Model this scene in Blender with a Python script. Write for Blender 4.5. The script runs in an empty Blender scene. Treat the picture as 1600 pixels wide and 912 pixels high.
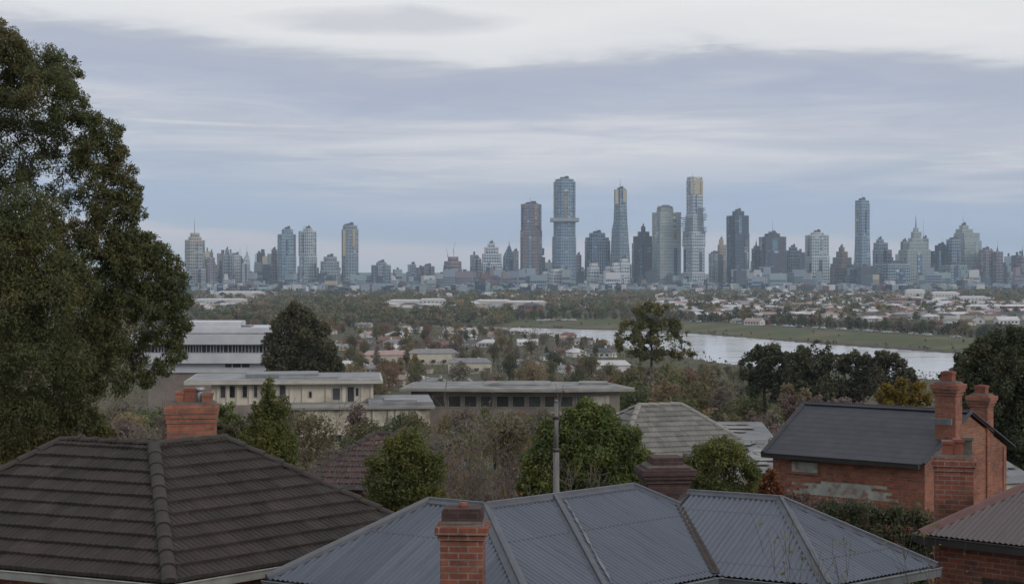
import bpy, bmesh, math, random
import numpy as np
from mathutils import Vector, Matrix

R = math.radians
# ------------------------------------------------------------------ camera, sky, sun, exposure
sc = bpy.context.scene
COL = sc.collection
CAMZ, F, CX, HY = 50.0, 2400.0, 800.0, 428.0        # camera height above the river, focal length / centre / horizon in photo pixels
cam_d = bpy.data.cameras.new('camera'); cam = bpy.data.objects.new('camera', cam_d); COL.objects.link(cam)
cam.location = (0, 0, CAMZ); cam.rotation_euler = (R(90), 0, 0)
cam_d.sensor_width = 36; cam_d.lens = 36 * F / 1600; cam_d.shift_y = -(456 - HY) / 1600
cam_d.clip_start = 0.5; cam_d.clip_end = 60000
sc.camera = cam

SUN_EL, SUN_AZ = R(24), R(128)                       # azimuth clockwise from +Y: right and behind the camera
world = bpy.data.worlds.new('World'); sc.world = world; world.use_nodes = True
wn = world.node_tree; wn.nodes.clear()
def N(nt, t, **kw):
    n = nt.nodes.new(t)
    for k, v in kw.items():
        if k.startswith('i_'):
            key = k[2:]
            n.inputs[int(key) if key.isdigit() else key].default_value = v
        else: setattr(n, k, v)
    return n
def L(nt, a, b): nt.links.new(a, b)
def math_node(nt, op, a, b=None, c=None, clamp=False):
    n = nt.nodes.new('ShaderNodeMath'); n.operation = op; n.use_clamp = clamp
    for i, v in enumerate((a, b, c)):
        if v is None: continue
        if isinstance(v, (int, float)): n.inputs[i].default_value = v
        else: nt.links.new(v, n.inputs[i])
    return n.outputs[0]
def mix_rgb(nt, fac, a, b, mode='MIX'):
    n = nt.nodes.new('ShaderNodeMix'); n.data_type = 'RGBA'; n.blend_type = mode
    for sock, v in ((n.inputs[0], fac), (n.inputs[6], a), (n.inputs[7], b)):
        if isinstance(v, (int, float)): sock.default_value = v
        elif isinstance(v, tuple): sock.default_value = (*v, 1) if len(v) == 3 else v
        else: nt.links.new(v, sock)
    return n.outputs[2]
def ramp(nt, fac, stops, interp='LINEAR'):
    n = nt.nodes.new('ShaderNodeValToRGB'); n.color_ramp.interpolation = interp
    els = n.color_ramp.elements
    while len(els) > 1: els.remove(els[-1])
    for i, (p, c) in enumerate(stops):
        e = els[0] if i == 0 else els.new(p)
        e.position = p; e.color = (*c, 1) if isinstance(c, tuple) else (c, c, c, 1)
    nt.links.new(fac, n.inputs[0])
    return n.outputs[0]
def lin(c):                                           # sRGB 0-255 -> linear
    return tuple((x / 255 / 12.92) if x / 255 <= .04045 else ((x / 255 + .055) / 1.055) ** 2.4 for x in c)

def build_sky():
    nt = wn
    tc = N(nt, 'ShaderNodeTexCoord')
    sep = N(nt, 'ShaderNodeSeparateXYZ'); L(nt, tc.outputs['Generated'], sep.inputs[0])
    x, y, z = sep.outputs
    el = math_node(nt, 'ARCSINE', z)                  # elevation
    az = math_node(nt, 'ARCTAN2', x, y)               # azimuth from straight ahead
    # streaky noise, stretched along the horizon
    def noise(sx, sy, detail, rough, off=0.0, dist=0.0):
        cb = N(nt, 'ShaderNodeCombineXYZ')
        L(nt, math_node(nt, 'MULTIPLY', az, sx), cb.inputs[0])
        L(nt, math_node(nt, 'MULTIPLY', el, sy), cb.inputs[1])
        cb.inputs[2].default_value = off
        n = N(nt, 'ShaderNodeTexNoise'); n.inputs['Scale'].default_value = 1
        n.inputs['Detail'].default_value = detail; n.inputs['Roughness'].default_value = rough
        n.inputs['Distortion'].default_value = dist
        L(nt, cb.outputs[0], n.inputs['Vector'])
        return n.outputs[0]
    n1 = noise(5.5, 28, 8, .58, 3.1, .6)
    n2 = noise(8, 70, 9, .62, 7.7, .8)
    n3 = noise(3.0, 44, 7, .56, 1.3, .5)
    n4 = noise(7, 110, 7, .6, 4.4, .6)
    # the upper edge of the grey deck wanders with azimuth
    fc = N(nt, 'ShaderNodeFloatCurve')
    t = math_node(nt, 'MULTIPLY_ADD', az, 1.25, .5, clamp=True)
    L(nt, t, fc.inputs['Value'])
    cv = fc.mapping.curves[0]
    def azt(px): return math.atan((px - CX) / F) * 1.25 + .5
    def elv(py): return math.atan((HY - py) / F)
    pts = [(0, .55), (azt(100), .50 + (62 - 92) / 240 * -1.0), (azt(330), .50 + .06), (azt(640), .50 - .035), (azt(850), .50 - .03),
           (azt(1050), .50 + .05), (azt(1250), .50 + .02), (azt(1450), .50 - .06), (azt(1600), .50 - .13), (1, .5)]
    cv.points[0].location = pts[0]; cv.points[1].location = pts[-1]
    for p in pts[1:-1]: cv.points.new(*p)
    fc.mapping.update()
    edge = math_node(nt, 'MULTIPLY_ADD', math_node(nt, 'SUBTRACT', fc.outputs[0], .5), -.1, el)
    warp = math_node(nt, 'MULTIPLY', math_node(nt, 'SUBTRACT', n1, .5), .045)
    warp2 = math_node(nt, 'MULTIPLY', math_node(nt, 'SUBTRACT', n2, .5), .026)
    # lower sky keeps level bands; higher up the warp grows
    amt = math_node(nt, 'MULTIPLY_ADD', el, 7.0, .12, clamp=True)
    e2 = math_node(nt, 'ADD', edge, math_node(nt, 'MULTIPLY', math_node(nt, 'ADD', warp, warp2), amt))
    S = 1 / .25
    def st(py, c): return (max(0.0, elv(py)) * S, lin(c))
    deck = ramp(nt, math_node(nt, 'MULTIPLY', e2, S, clamp=True), [
        st(428, (186, 193, 203)), st(408, (191, 194, 201)), st(396, (201, 197, 201)), st(380, (199, 196, 203)), st(366, (166, 179, 198)), st(330, (157, 172, 197)),
        st(285, (164, 175, 193)), st(235, (172, 179, 192)), st(200, (176, 180, 192)), st(165, (171, 177, 192)), st(132, (164, 170, 187)),
        st(114, (167, 172, 187)), st(98, (180, 183, 192)), st(84, (203, 204, 208)), st(66, (214, 214, 216)), st(20, (221, 220, 220)), st(-160, (205, 206, 210))])
    # thin bright streaks under the deck
    s = ramp(nt, n3, [(.46, 0.0), (.64, 1.0)])
    band = ramp(nt, math_node(nt, 'MULTIPLY', e2, S, clamp=True), [st(345, (0, 0, 0)), st(290, (170, 170, 170)), st(220, (235, 235, 235)), st(165, (150, 150, 150)), st(120, (0, 0, 0))])
    c = mix_rgb(nt, math_node(nt, 'MULTIPLY', math_node(nt, 'MULTIPLY', s, band), 1.0), deck, lin((208, 207, 212)))
    s2 = ramp(nt, n4, [(.52, 0.0), (.70, 1.0)])
    c = mix_rgb(nt, math_node(nt, 'MULTIPLY', math_node(nt, 'MULTIPLY', s2, band), .8), c, lin((214, 211, 212)))
    # darker wisps
    d = ramp(nt, n2, [(.50, 0.0), (.72, 1.0)])
    band2 = ramp(nt, math_node(nt, 'MULTIPLY', e2, S, clamp=True), [st(400, (0, 0, 0)), st(330, (165, 165, 165)), st(120, (180, 180, 180)), st(96, (0, 0, 0))])
    c = mix_rgb(nt, math_node(nt, 'MULTIPLY', d, band2), c, lin((152, 162, 186)))
    # one torn grey cloud high up, another low over the far right
    def blob(px, py, wx, wy):
        a = math_node(nt, 'MULTIPLY', math_node(nt, 'SUBTRACT', az, math.atan((px - CX) / F)), 1 / (wx / F))
        b = math_node(nt, 'MULTIPLY', math_node(nt, 'SUBTRACT', el, elv(py)), 1 / (wy / F))
        r2 = math_node(nt, 'ADD', math_node(nt, 'MULTIPLY', a, a), math_node(nt, 'MULTIPLY', b, b))
        q = math_node(nt, 'SUBTRACT', 1.0, r2)
        return math_node(nt, 'MULTIPLY_ADD', math_node(nt, 'SUBTRACT', n1, .5), 3.0, q, clamp=True)
    c = mix_rgb(nt, math_node(nt, 'MULTIPLY', blob(590, 34, 210, 24), .6), c, lin((178, 180, 190)))
    c = mix_rgb(nt, math_node(nt, 'MULTIPLY', blob(1590, 132, 110, 16), .6), c, lin((158, 166, 184)))
    # high overcast above the picture
    hi = ramp(nt, noise(2.2, 5, 4, .5, 5), [(.35, lin((196, 200, 208))), (.65, lin((222, 222, 223)))])
    hf = ramp(nt, math_node(nt, 'MULTIPLY', el, 2.0, clamp=True), [(.36, 0.0), (.60, 1.0)])
    c = mix_rgb(nt, hf, c, hi)
    sky = N(nt, 'ShaderNodeTexSky'); sky.sky_type = 'NISHITA'; sky.sun_disc = False
    sky.sun_elevation = SUN_EL; sky.sun_rotation = SUN_AZ
    cs = N(nt, 'ShaderNodeVectorMath', operation='SCALE'); L(nt, c, cs.inputs[0]); cs.inputs['Scale'].default_value = 11.9
    full = mix_rgb(nt, .94, sky.outputs[0], cs.outputs[0])   # cloud cover over the clear sky
    bg = N(nt, 'ShaderNodeBackground'); L(nt, full, bg.inputs[0]); bg.inputs[1].default_value = .1
    out = N(nt, 'ShaderNodeOutputWorld'); L(nt, bg.outputs[0], out.inputs[0])
build_sky()

sun_d = bpy.data.lights.new('sun', 'SUN'); sun = bpy.data.objects.new('sun', sun_d); COL.objects.link(sun)
sun_d.energy = 1.1; sun_d.angle = R(16); sun_d.color = (1, .93, .84)
dirv = Vector((math.sin(SUN_AZ) * math.cos(SUN_EL), math.cos(SUN_AZ) * math.cos(SUN_EL), math.sin(SUN_EL)))
sun.rotation_euler = dirv.to_track_quat('Z', 'Y').to_euler(); sun.location = (60, -60, 120)

vs = sc.view_settings
vs.view_transform = 'Standard'; vs.look = 'None'; vs.gamma = 1; vs.exposure = 0; vs.use_curve_mapping = False
sc.render.engine = 'CYCLES'
cy = sc.cycles
cy.max_bounces = 6; cy.diffuse_bounces = 3; cy.glossy_bounces = 2; cy.transmission_bounces = 2; cy.volume_bounces = 1
cy.use_denoising = True

# ------------------------------------------------------------------ helpers
def X(px, D): return (px - CX) / F * D
def Z(py, D): return CAMZ - (py - HY) / F * D
def P(px, py, D): return Vector((X(px, D), D, Z(py, D)))

GP = [(-80, 5.5), (0, 6.5), (15, 7.2), (45, 8.6), (75, 10.8), (100, 13), (190, 22), (260, 27.5), (400, 36), (600, 44), (750, 47.4), (1000, 49.2), (1400, 49.6), (20000, 49.6)]
RFX, RFY = [-600, -400, -150, -12, 91, 153, 220, 278, 350, 500, 900], [1700, 1600, 1520, 1446, 1364, 1290, 1100, 968, 850, 650, 350]
RNX, RNY = [-600, -400, -150, -12, 71, 119, 184, 260, 400, 600], [1690, 1590, 1505, 1412, 1071, 816, 678, 560, 380, 200]
gpx, gpy = [a for a, b in GP], [b for a, b in GP]
def sstep(t): t = np.clip(t, 0, 1); return t * t * (3 - 2 * t)
def ground_np(x, y):
    drop = np.interp(y, gpx, gpy)
    z = CAMZ - drop
    yf = np.interp(x, RFX, RFY); yn = np.interp(x, RNX, RNY)
    onR = x > -620
    bank = sstep((y - yf - 6) * .75 / 125) * 4.2 + sstep((y - yf) / 8) * .8
    z = np.where(onR, np.where(y > yf, .2 + bank, z), np.where(y > 1500, .2 + sstep((y - 1600) / 200) * 5.0, z))
    din = np.minimum(y - yn, yf - y)
    z = np.where(onR & (din > -6), np.minimum(z, np.where(din > 0, -1.4 * sstep(din / 12), z)), z)
    rough = .25 * np.sin(x * .13 + y * .07) + .2 * np.sin(x * .05 - y * .11 + 2)
    z = z + np.where((y > 50) & (y < 650), rough * np.clip((y - 50) / 100, 0, 1) * np.clip((650 - y) / 60, 0, 1), 0)
    return z
def gz(x, y): return float(ground_np(np.array([x], float), np.array([y], float))[0])

ORG = {}; KIDS = {}
def tag(o, label=None, cat=None, group=None, kind=None):
    if label: o['label'] = label
    if cat: o['category'] = cat
    if group: o['group'] = group
    if kind: o['kind'] = kind
    return o
def thing(name, label, cat, loc, group=None, rz=0):
    o = bpy.data.objects.new(name, None); COL.objects.link(o); o.empty_display_size = .3
    o.location = loc; o.rotation_euler = (0, 0, rz); ORG[o.name] = Vector(loc); KIDS[o.name] = []
    return tag(o, label, cat, group)
def link(name, me, parent=None, loc=None):
    o = bpy.data.objects.new(name, me); COL.objects.link(o)
    if parent is not None:
        o.parent = parent; KIDS.setdefault(parent.name, []).append(o); ORG[o.name] = ORG[parent.name]
    else: ORG[o.name] = Vector(loc) if loc is not None else Vector((0, 0, 0))
    KIDS.setdefault(o.name, [])
    if loc is not None and parent is None: o.location = loc
    return o
def copy_tree(o, parent=None):
    c = o.copy(); COL.objects.link(c); KIDS[c.name] = []
    if parent is not None: c.parent = parent; KIDS[parent.name].append(c)
    for ch in KIDS[o.name]: copy_tree(ch, c)
    return c

class MB:
    """collects world-space polygons, then links them as ONE mesh object (UVs in metres)"""
    def __init__(s): s.v = []; s.f = []; s.m = []; s.sm = []
    def face(s, pts, m=0, smooth=False):
        i = len(s.v); s.v += [tuple(p) for p in pts]; s.f.append(tuple(range(i, i + len(pts)))); s.m.append(m); s.sm.append(smooth)
    def grid(s, vs, fs, m=0, smooth=False):
        i = len(s.v); s.v += [tuple(p) for p in vs]
        for f in fs: s.f.append(tuple(i + k for k in f)); s.m.append(m); s.sm.append(smooth)
    def prism(s, poly, z0, z1, m=0, poly2=None, caps=True):
        p2 = poly2 or poly; n = len(poly)
        vs = [(x, y, z0) for x, y in poly] + [(x, y, z1) for x, y in p2]
        fs = [(i, (i + 1) % n, n + (i + 1) % n, n + i) for i in range(n)]
        if caps: fs += [tuple(range(n))[::-1], tuple(range(n, 2 * n))]
        s.grid(vs, fs, m)
    def box(s, c, d, rz=0, m=0):
        x, y, z = c; a, b, h = d[0] / 2, d[1] / 2, d[2] / 2; ca, sa = math.cos(rz), math.sin(rz)
        s.prism([(x + ca * u - sa * v, y + sa * u + ca * v) for u, v in ((-a, -b), (a, -b), (a, b), (-a, b))], z - h, z + h, m)
    def obox(s, o, ux, uy, x0, x1, y0, y1, z0, z1, m=0):
        """box in a turned frame: origin o (2D), axes ux, uy"""
        s.prism([(o[0] + ux[0] * a + uy[0] * b, o[1] + ux[1] * a + uy[1] * b) for a, b in ((x0, y0), (x1, y0), (x1, y1), (x0, y1))], z0, z1, m)
    def tube(s, p0, p1, r0, r1, n=6, m=0, cap=True):
        p0, p1 = Vector(p0), Vector(p1); d = (p1 - p0)
        if d.length < 1e-6: return
        d.normalize(); a = d.orthogonal().normalized(); b = d.cross(a)
        vs = []
        for p, r in ((p0, r0), (p1, r1)):
            for k in range(n):
                t = 2 * math.pi * k / n; vs.append(p + a * math.cos(t) * r + b * math.sin(t) * r)
        fs = [(k, (k + 1) % n, n + (k + 1) % n, n + k) for k in range(n)]
        if cap: fs += [tuple(range(n))[::-1], tuple(range(n, 2 * n))]
        s.grid(vs, fs, m, n > 4)
    def build(s, name, mats, parent=None, loc=None, bevel=0):
        me = bpy.data.meshes.new(name)
        o = link(name, me, parent, loc)
        org = ORG[o.name]
        me.from_pydata([(x - org.x, y - org.y, z - org.z) for x, y, z in s.v], [], s.f)
        for mt in (mats if isinstance(mats, (list, tuple)) else [mats]): me.materials.append(mt)
        me.polygons.foreach_set('material_index', s.m); me.polygons.foreach_set('use_smooth', s.sm)
        uv = me.uv_layers.new(name='UVMap'); co = s.v; dat = []
        for p in me.polygons:
            nx, ny, nz = p.normal; h = math.hypot(nx, ny)
            if h < .35: tx, ty = 1.0, 0.0
            else: tx, ty = -ny / h, nx / h
            for vi in p.vertices:
                q = co[vi]
                dat += [q[0] * tx + q[1] * ty, q[2] if h >= .35 else q[1]]
        uv.data.foreach_set('uv', dat)
        me.update()
        if bevel:
            bm = bmesh.new(); bm.from_mesh(me); bmesh.ops.remove_doubles(bm, verts=bm.verts, dist=1e-4)
            bmesh.ops.bevel(bm, geom=[e for e in bm.edges if len(e.link_faces) == 2 and e.calc_face_angle(0) > .5], offset=bevel, segments=1, affect='EDGES')
            bm.to_mesh(me); bm.free()
        return o

# ------------------------------------------------------------------ materials
MATS = {}
def new_mat(name):
    m = bpy.data.materials.new(name); m.use_nodes = True; nt = m.node_tree; nt.nodes.clear()
    b = nt.nodes.new('ShaderNodeBsdfPrincipled'); o = nt.nodes.new('ShaderNodeOutputMaterial'); nt.links.new(b.outputs[0], o.inputs[0])
    MATS[name] = m
    return m, nt, b
def surf(name, c, c2=None, scale=1.0, rough=.8, spec=.3, bump=0, bscale=None, c3=None, s3=.15, amt3=.5, metal=0, stretch=None, coord='Object', obj_var=0, rand=None):
    """two-tone noise, a third stain colour in big patches, optional bump and per-object variation"""
    m, nt, b = new_mat(name)
    tc = N(nt, 'ShaderNodeTexCoord'); v = tc.outputs[coord]
    if stretch:
        mp = N(nt, 'ShaderNodeMapping'); mp.inputs['Scale'].default_value = stretch; L(nt, v, mp.inputs[0]); v = mp.outputs[0]
    c2 = c2 or tuple(x * .75 for x in c)
    n = N(nt, 'ShaderNodeTexNoise'); n.inputs['Scale'].default_value = scale; n.inputs['Detail'].default_value = 6; n.inputs['Roughness'].default_value = .62; L(nt, v, n.inputs['Vector'])
    col = mix_rgb(nt, ramp(nt, n.outputs[0], [(.34, 0.0), (.66, 1.0)]), c, c2)
    if c3:
        n3 = N(nt, 'ShaderNodeTexNoise'); n3.inputs['Scale'].default_value = s3; n3.inputs['Detail'].default_value = 5; L(nt, tc.outputs[coord], n3.inputs['Vector'])
        col = mix_rgb(nt, math_node(nt, 'MULTIPLY', ramp(nt, n3.outputs[0], [(.48, 0.0), (.64, 1.0)]), amt3), col, c3)
    if obj_var:
        oi = N(nt, 'ShaderNodeObjectInfo')
        hs = N(nt, 'ShaderNodeHueSaturation')
        L(nt, math_node(nt, 'MULTIPLY_ADD', oi.outputs['Random'], obj_var * .25, .5 - obj_var * .125), hs.inputs['Hue'])
        L(nt, math_node(nt, 'MULTIPLY_ADD', math_node(nt, 'FRACT', math_node(nt, 'MULTIPLY', oi.outputs['Random'], 7.3)), obj_var, 1 - obj_var * .5), hs.inputs['Value'])
        L(nt, col, hs.inputs['Color']); col = hs.outputs[0]
    L(nt, col, b.inputs['Base Color'])
    b.inputs['Roughness'].default_value = rough; b.inputs['Specular IOR Level'].default_value = spec; b.inputs['Metallic'].default_value = metal
    if bump:
        nb = N(nt, 'ShaderNodeTexNoise'); nb.inputs['Scale'].default_value = bscale or scale * 4; nb.inputs['Detail'].default_value = 5; L(nt, v, nb.inputs['Vector'])
        bp = N(nt, 'ShaderNodeBump'); bp.inputs['Strength'].default_value = bump; bp.inputs['Distance'].default_value = .02; L(nt, nb.outputs[0], bp.inputs['Height']); L(nt, bp.outputs[0], b.inputs['Normal'])
    return m
def brick(name, c1, c2, mortar, stain, row=.082, w=.235, bumpd=.012, stain_amt=.6):
    m, nt, b = new_mat(name)
    tc = N(nt, 'ShaderNodeTexCoord')
    br = N(nt, 'ShaderNodeTexBrick'); L(nt, tc.outputs['UV'], br.inputs['Vector'])
    br.inputs['Color1'].default_value = (*c1, 1); br.inputs['Color2'].default_value = (*c2, 1); br.inputs['Mortar'].default_value = (*mortar, 1)
    br.inputs['Scale'].default_value = 1; br.inputs['Mortar Size'].default_value = .011; br.inputs['Mortar Smooth'].default_value = .2; br.inputs['Bias'].default_value = -.1
    br.inputs['Brick Width'].default_value = w; br.inputs['Row Height'].default_value = row
    n = N(nt, 'ShaderNodeTexNoise'); n.inputs['Scale'].default_value = 1.6; n.inputs['Detail'].default_value = 7; n.inputs['Roughness'].default_value = .7; L(nt, tc.outputs['Object'], n.inputs['Vector'])
    n2 = N(nt, 'ShaderNodeTexNoise'); n2.inputs['Scale'].default_value = 14; n2.inputs['Detail'].default_value = 4; L(nt, tc.outputs['Object'], n2.inputs['Vector'])
    col = mix_rgb(nt, math_node(nt, 'MULTIPLY', ramp(nt, n.outputs[0], [(.45, 0.0), (.68, 1.0)]), stain_amt), br.outputs[0], stain)
    n4 = N(nt, 'ShaderNodeTexNoise'); n4.inputs['Scale'].default_value = 2.7; n4.inputs['Detail'].default_value = 8; n4.inputs['Roughness'].default_value = .75; L(nt, tc.outputs['Object'], n4.inputs['Vector'])
    col = mix_rgb(nt, math_node(nt, 'MULTIPLY', ramp(nt, n4.outputs[0], [(.56, 0.0), (.70, 1.0)]), .42), col, mortar)
    col = mix_rgb(nt, .35, col, mix_rgb(nt, n2.outputs[0], (.0, .0, .0), (1, .95, .9)), 'OVERLAY')
    L(nt, col, b.inputs['Base Color']); b.inputs['Roughness'].default_value = .9; b.inputs['Specular IOR Level'].default_value = .2
    bp = N(nt, 'ShaderNodeBump'); bp.inputs['Strength'].default_value = .7; bp.inputs['Distance'].default_value = bumpd; bp.invert = True
    L(nt, math_node(nt, 'MULTIPLY_ADD', n2.outputs[0], -.4, br.outputs['Fac']), bp.inputs['Height']); L(nt, bp.outputs[0], b.inputs['Normal'])
    return m
def leafmat(name, c, c2, c3=None, scale=1.2, var=.0, amt3=.6, s3=.5):
    m = surf(name, c, c2, scale=scale, rough=.62, spec=.35, c3=c3, s3=s3, amt3=amt3, obj_var=var)
    nt = m.node_tree; b = [n for n in nt.nodes if n.type == 'BSDF_PRINCIPLED'][0]; o = [n for n in nt.nodes if n.type == 'OUTPUT_MATERIAL'][0]
    t = N(nt, 'ShaderNodeBsdfTranslucent'); L(nt, b.inputs['Base Color'].links[0].from_socket, t.inputs[0])
    mx = N(nt, 'ShaderNodeMixShader'); mx.inputs[0].default_value = .38; L(nt, b.outputs[0], mx.inputs[1]); L(nt, t.outputs[0], mx.inputs[2]); L(nt, mx.outputs[0], o.inputs[0])
    return m

M = MATS
brick('red_brick', (.34, .128, .08), (.21, .075, .052), (.20, .155, .13), (.080, .052, .045))
brick('old_red_brick', (.25, .085, .055), (.155, .055, .042), (.22, .17, .145), (.06, .04, .036), stain_amt=.75)
brick('pale_red_brick', (.30, .135, .085), (.22, .092, .062), (.23, .175, .14), (.12, .065, .05), stain_amt=.5)
brick('dark_brick', (.085, .048, .045), (.055, .036, .036), (.08, .062, .058), (.03, .024, .024))
def tile_mat(name, c, c2, lichen, tw=.3, th=.345):
    m, nt, b = new_mat(name)
    tc = N(nt, 'ShaderNodeTexCoord'); sp = N(nt, 'ShaderNodeSeparateXYZ'); L(nt, tc.outputs['UV'], sp.inputs[0])
    fu = math_node(nt, 'FLOOR', math_node(nt, 'DIVIDE', sp.outputs[0], tw)); fv = math_node(nt, 'FLOOR', math_node(nt, 'DIVIDE', sp.outputs[1], th))
    cb = N(nt, 'ShaderNodeCombineXYZ'); L(nt, fu, cb.inputs[0]); L(nt, fv, cb.inputs[1])
    wnz = N(nt, 'ShaderNodeTexWhiteNoise'); L(nt, cb.outputs[0], wnz.inputs[0])
    n = N(nt, 'ShaderNodeTexNoise'); n.inputs['Scale'].default_value = 2.2; n.inputs['Detail'].default_value = 8; n.inputs['Roughness'].default_value = .72; L(nt, tc.outputs['Object'], n.inputs['Vector'])
    st = N(nt, 'ShaderNodeMapping'); st.inputs['Scale'].default_value = (34, 2.5, 1); L(nt, tc.outputs['UV'], st.inputs[0])
    ns = N(nt, 'ShaderNodeTexNoise'); ns.inputs['Scale'].default_value = 1; ns.inputs['Detail'].default_value = 4; L(nt, st.outputs[0], ns.inputs['Vector'])
    col = mix_rgb(nt, wnz.outputs[0], c, c2)
    col = mix_rgb(nt, math_node(nt, 'MULTIPLY', ramp(nt, ns.outputs[0], [(.52, 0.0), (.72, 1.0)]), .30), col, tuple(x * 1.9 for x in c))
    col = mix_rgb(nt, math_node(nt, 'MULTIPLY', ramp(nt, n.outputs[0], [(.55, 0.0), (.72, 1.0)]), .5), col, lichen)
    L(nt, col, b.inputs['Base Color']); b.inputs['Roughness'].default_value = .82; b.inputs['Specular IOR Level'].default_value = .3
    bp = N(nt, 'ShaderNodeBump'); bp.inputs['Strength'].default_value = .5; bp.inputs['Distance'].default_value = .01; L(nt, ns.outputs[0], bp.inputs['Height']); L(nt, bp.outputs[0], b.inputs['Normal'])
    return m
tile_mat('brown_tile', (.042, .033, .0295), (.022, .018, .0165), (.070, .066, .050))
tile_mat('maroon_tile', (.085, .050, .050), (.050, .034, .038), (.12, .10, .10))
tile_mat('grey_tile', (.21, .20, .185), (.13, .125, .12), (.08, .075, .065))
def metal_mat(name, c, c2, rust, rough=.45, spec=.5):
    m, nt, b = new_mat(name)
    tc = N(nt, 'ShaderNodeTexCoord')
    st = N(nt, 'ShaderNodeMapping'); st.inputs['Scale'].default_value = (3.0, .35, 1); L(nt, tc.outputs['UV'], st.inputs[0])
    ns = N(nt, 'ShaderNodeTexNoise'); ns.inputs['Scale'].default_value = 2.5; ns.inputs['Detail'].default_value = 7; ns.inputs['Roughness'].default_value = .7; L(nt, st.outputs[0], ns.inputs['Vector'])
    n = N(nt, 'ShaderNodeTexNoise'); n.inputs['Scale'].default_value = .9; n.inputs['Detail'].default_value = 8; n.inputs['Roughness'].default_value = .72; L(nt, tc.outputs['Object'], n.inputs['Vector'])
    sp = N(nt, 'ShaderNodeSeparateXYZ'); L(nt, tc.outputs['UV'], sp.inputs[0])
    wz = N(nt, 'ShaderNodeTexWhiteNoise'); wz.noise_dimensions = '1D'; L(nt, math_node(nt, 'FLOOR', math_node(nt, 'DIVIDE', sp.outputs[0], .76)), wz.inputs['W'])
    s2 = N(nt, 'ShaderNodeMapping'); s2.inputs['Scale'].default_value = (11, .45, 1); L(nt, tc.outputs['UV'], s2.inputs[0])
    nq = N(nt, 'ShaderNodeTexNoise'); nq.inputs['Scale'].default_value = 1.4; nq.inputs['Detail'].default_value = 6; nq.inputs['Roughness'].default_value = .7; L(nt, s2.outputs[0], nq.inputs['Vector'])
    col = mix_rgb(nt, math_node(nt, 'MULTIPLY_ADD', wz.outputs[0], .35, math_node(nt, 'MULTIPLY', ns.outputs[0], .7), clamp=True), c, c2)
    col = mix_rgb(nt, math_node(nt, 'MULTIPLY', ramp(nt, n.outputs[0], [(.54, 0.0), (.74, 1.0)]), .55), col, rust)
    col = mix_rgb(nt, math_node(nt, 'MULTIPLY', ramp(nt, nq.outputs[0], [(.50, 0.0), (.70, 1.0)]), .55), col, tuple(x * .55 for x in c))
    lap = math_node(nt, 'COMPARE', math_node(nt, 'FRACT', math_node(nt, 'DIVIDE', sp.outputs[1], 1.62)), .93, .007)
    col = mix_rgb(nt, math_node(nt, 'MULTIPLY', lap, .7), col, tuple(x * .35 for x in c))
    L(nt, col, b.inputs['Base Color'])
    L(nt, math_node(nt, 'MULTIPLY_ADD', ns.outputs[0], .3, rough - .1), b.inputs['Roughness']); b.inputs['Specular IOR Level'].default_value = spec
    return m
metal_mat('blue_grey_iron', (.036, .047, .068), (.104, .121, .158), (.068, .066, .068), .46, .5)
metal_mat('maroon_iron', (.072, .056, .056), (.098, .080, .080), (.055, .045, .045), .55)
surf('slate_dark', (.030, .031, .041), (.044, .045, .056), scale=3, rough=.6, spec=.4, c3=(.026, .026, .032), s3=.6)
surf('iron_cap', (.052, .059, .073), (.082, .090, .107), scale=5, rough=.5, spec=.45, c3=(.055, .055, .06), s3=1.2)
surf('maroon_cap', (.095, .048, .046), (.13, .07, .066), scale=5, rough=.6)
surf('brown_cap', (.034, .028, .025), (.052, .043, .039), scale=4, rough=.8, c3=(.035, .031, .03), s3=1.5, bump=.4)
surf('gutter_pale', (.34, .345, .33), (.24, .24, .225), scale=3, rough=.55, c3=(.12, .11, .10), s3=2)
surf('gutter_grey', (.15, .165, .18), (.10, .11, .12), scale=3, rough=.5)
surf('gutter_dark', (.032, .03, .032), (.05, .045, .045), scale=3, rough=.6)
surf('lead', (.16, .17, .18), (.10, .11, .12), scale=4, rough=.6)
surf('terracotta_pot', (.24, .085, .055), (.15, .06, .045), scale=6, rough=.8)
surf('pot_metal', (.38, .40, .41), (.25, .27, .28), scale=6, rough=.5, metal=.4)
surf('mortar_cap', (.13, .115, .10), (.075, .068, .06), scale=6, rough=.95, bump=.5)
surf('timber_dark', (.05, .04, .035), (.03, .025, .022), scale=6, rough=.8)
surf('pole_grey', (.20, .195, .185), (.12, .118, .115), scale=4, rough=.85, stretch=(8, 8, .6))
surf('render_cream', (.58, .54, .465), (.46, .42, .355), scale=.5, rough=.9, c3=(.20, .175, .14), s3=.35, amt3=.55, stretch=(1, 1, .35))
surf('render_dirty', (.54, .50, .42), (.40, .365, .30), scale=.7, rough=.9, c3=(.13, .115, .095), s3=.55, amt3=.75, stretch=(1.6, 1.6, .3))
surf('render_pinkgrey', (.24, .205, .18), (.19, .165, .15), scale=.6, rough=.9, c3=(.13, .115, .105), s3=.4)
surf('white_panel', (.54, .55, .58), (.44, .45, .49), scale=.4, rough=.55, c3=(.40, .41, .44), s3=.12, amt3=.5)
surf('concrete_roof', (.27, .27, .262), (.17, .17, .165), scale=.5, rough=.9, c3=(.12, .12, .115), s3=.25, amt3=.7)
surf('sheet_roof_grey', (.26, .265, .275), (.17, .175, .185), scale=.6, rough=.6, c3=(.14, .14, .145), s3=.3, amt3=.6)
surf('fascia_pale', (.46, .44, .39), (.34, .32, .28), scale=.6, rough=.8)
surf('fascia_grey', (.27, .255, .235), (.19, .18, .165), scale=.6, rough=.8)
surf('window_glass', (.030, .034, .040), (.055, .058, .06), scale=.9, rough=.12, spec=.7, obj_var=1.2)
surf('window_frame', (.42, .40, .36), (.3, .29, .26), scale=2, rough=.7)
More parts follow.
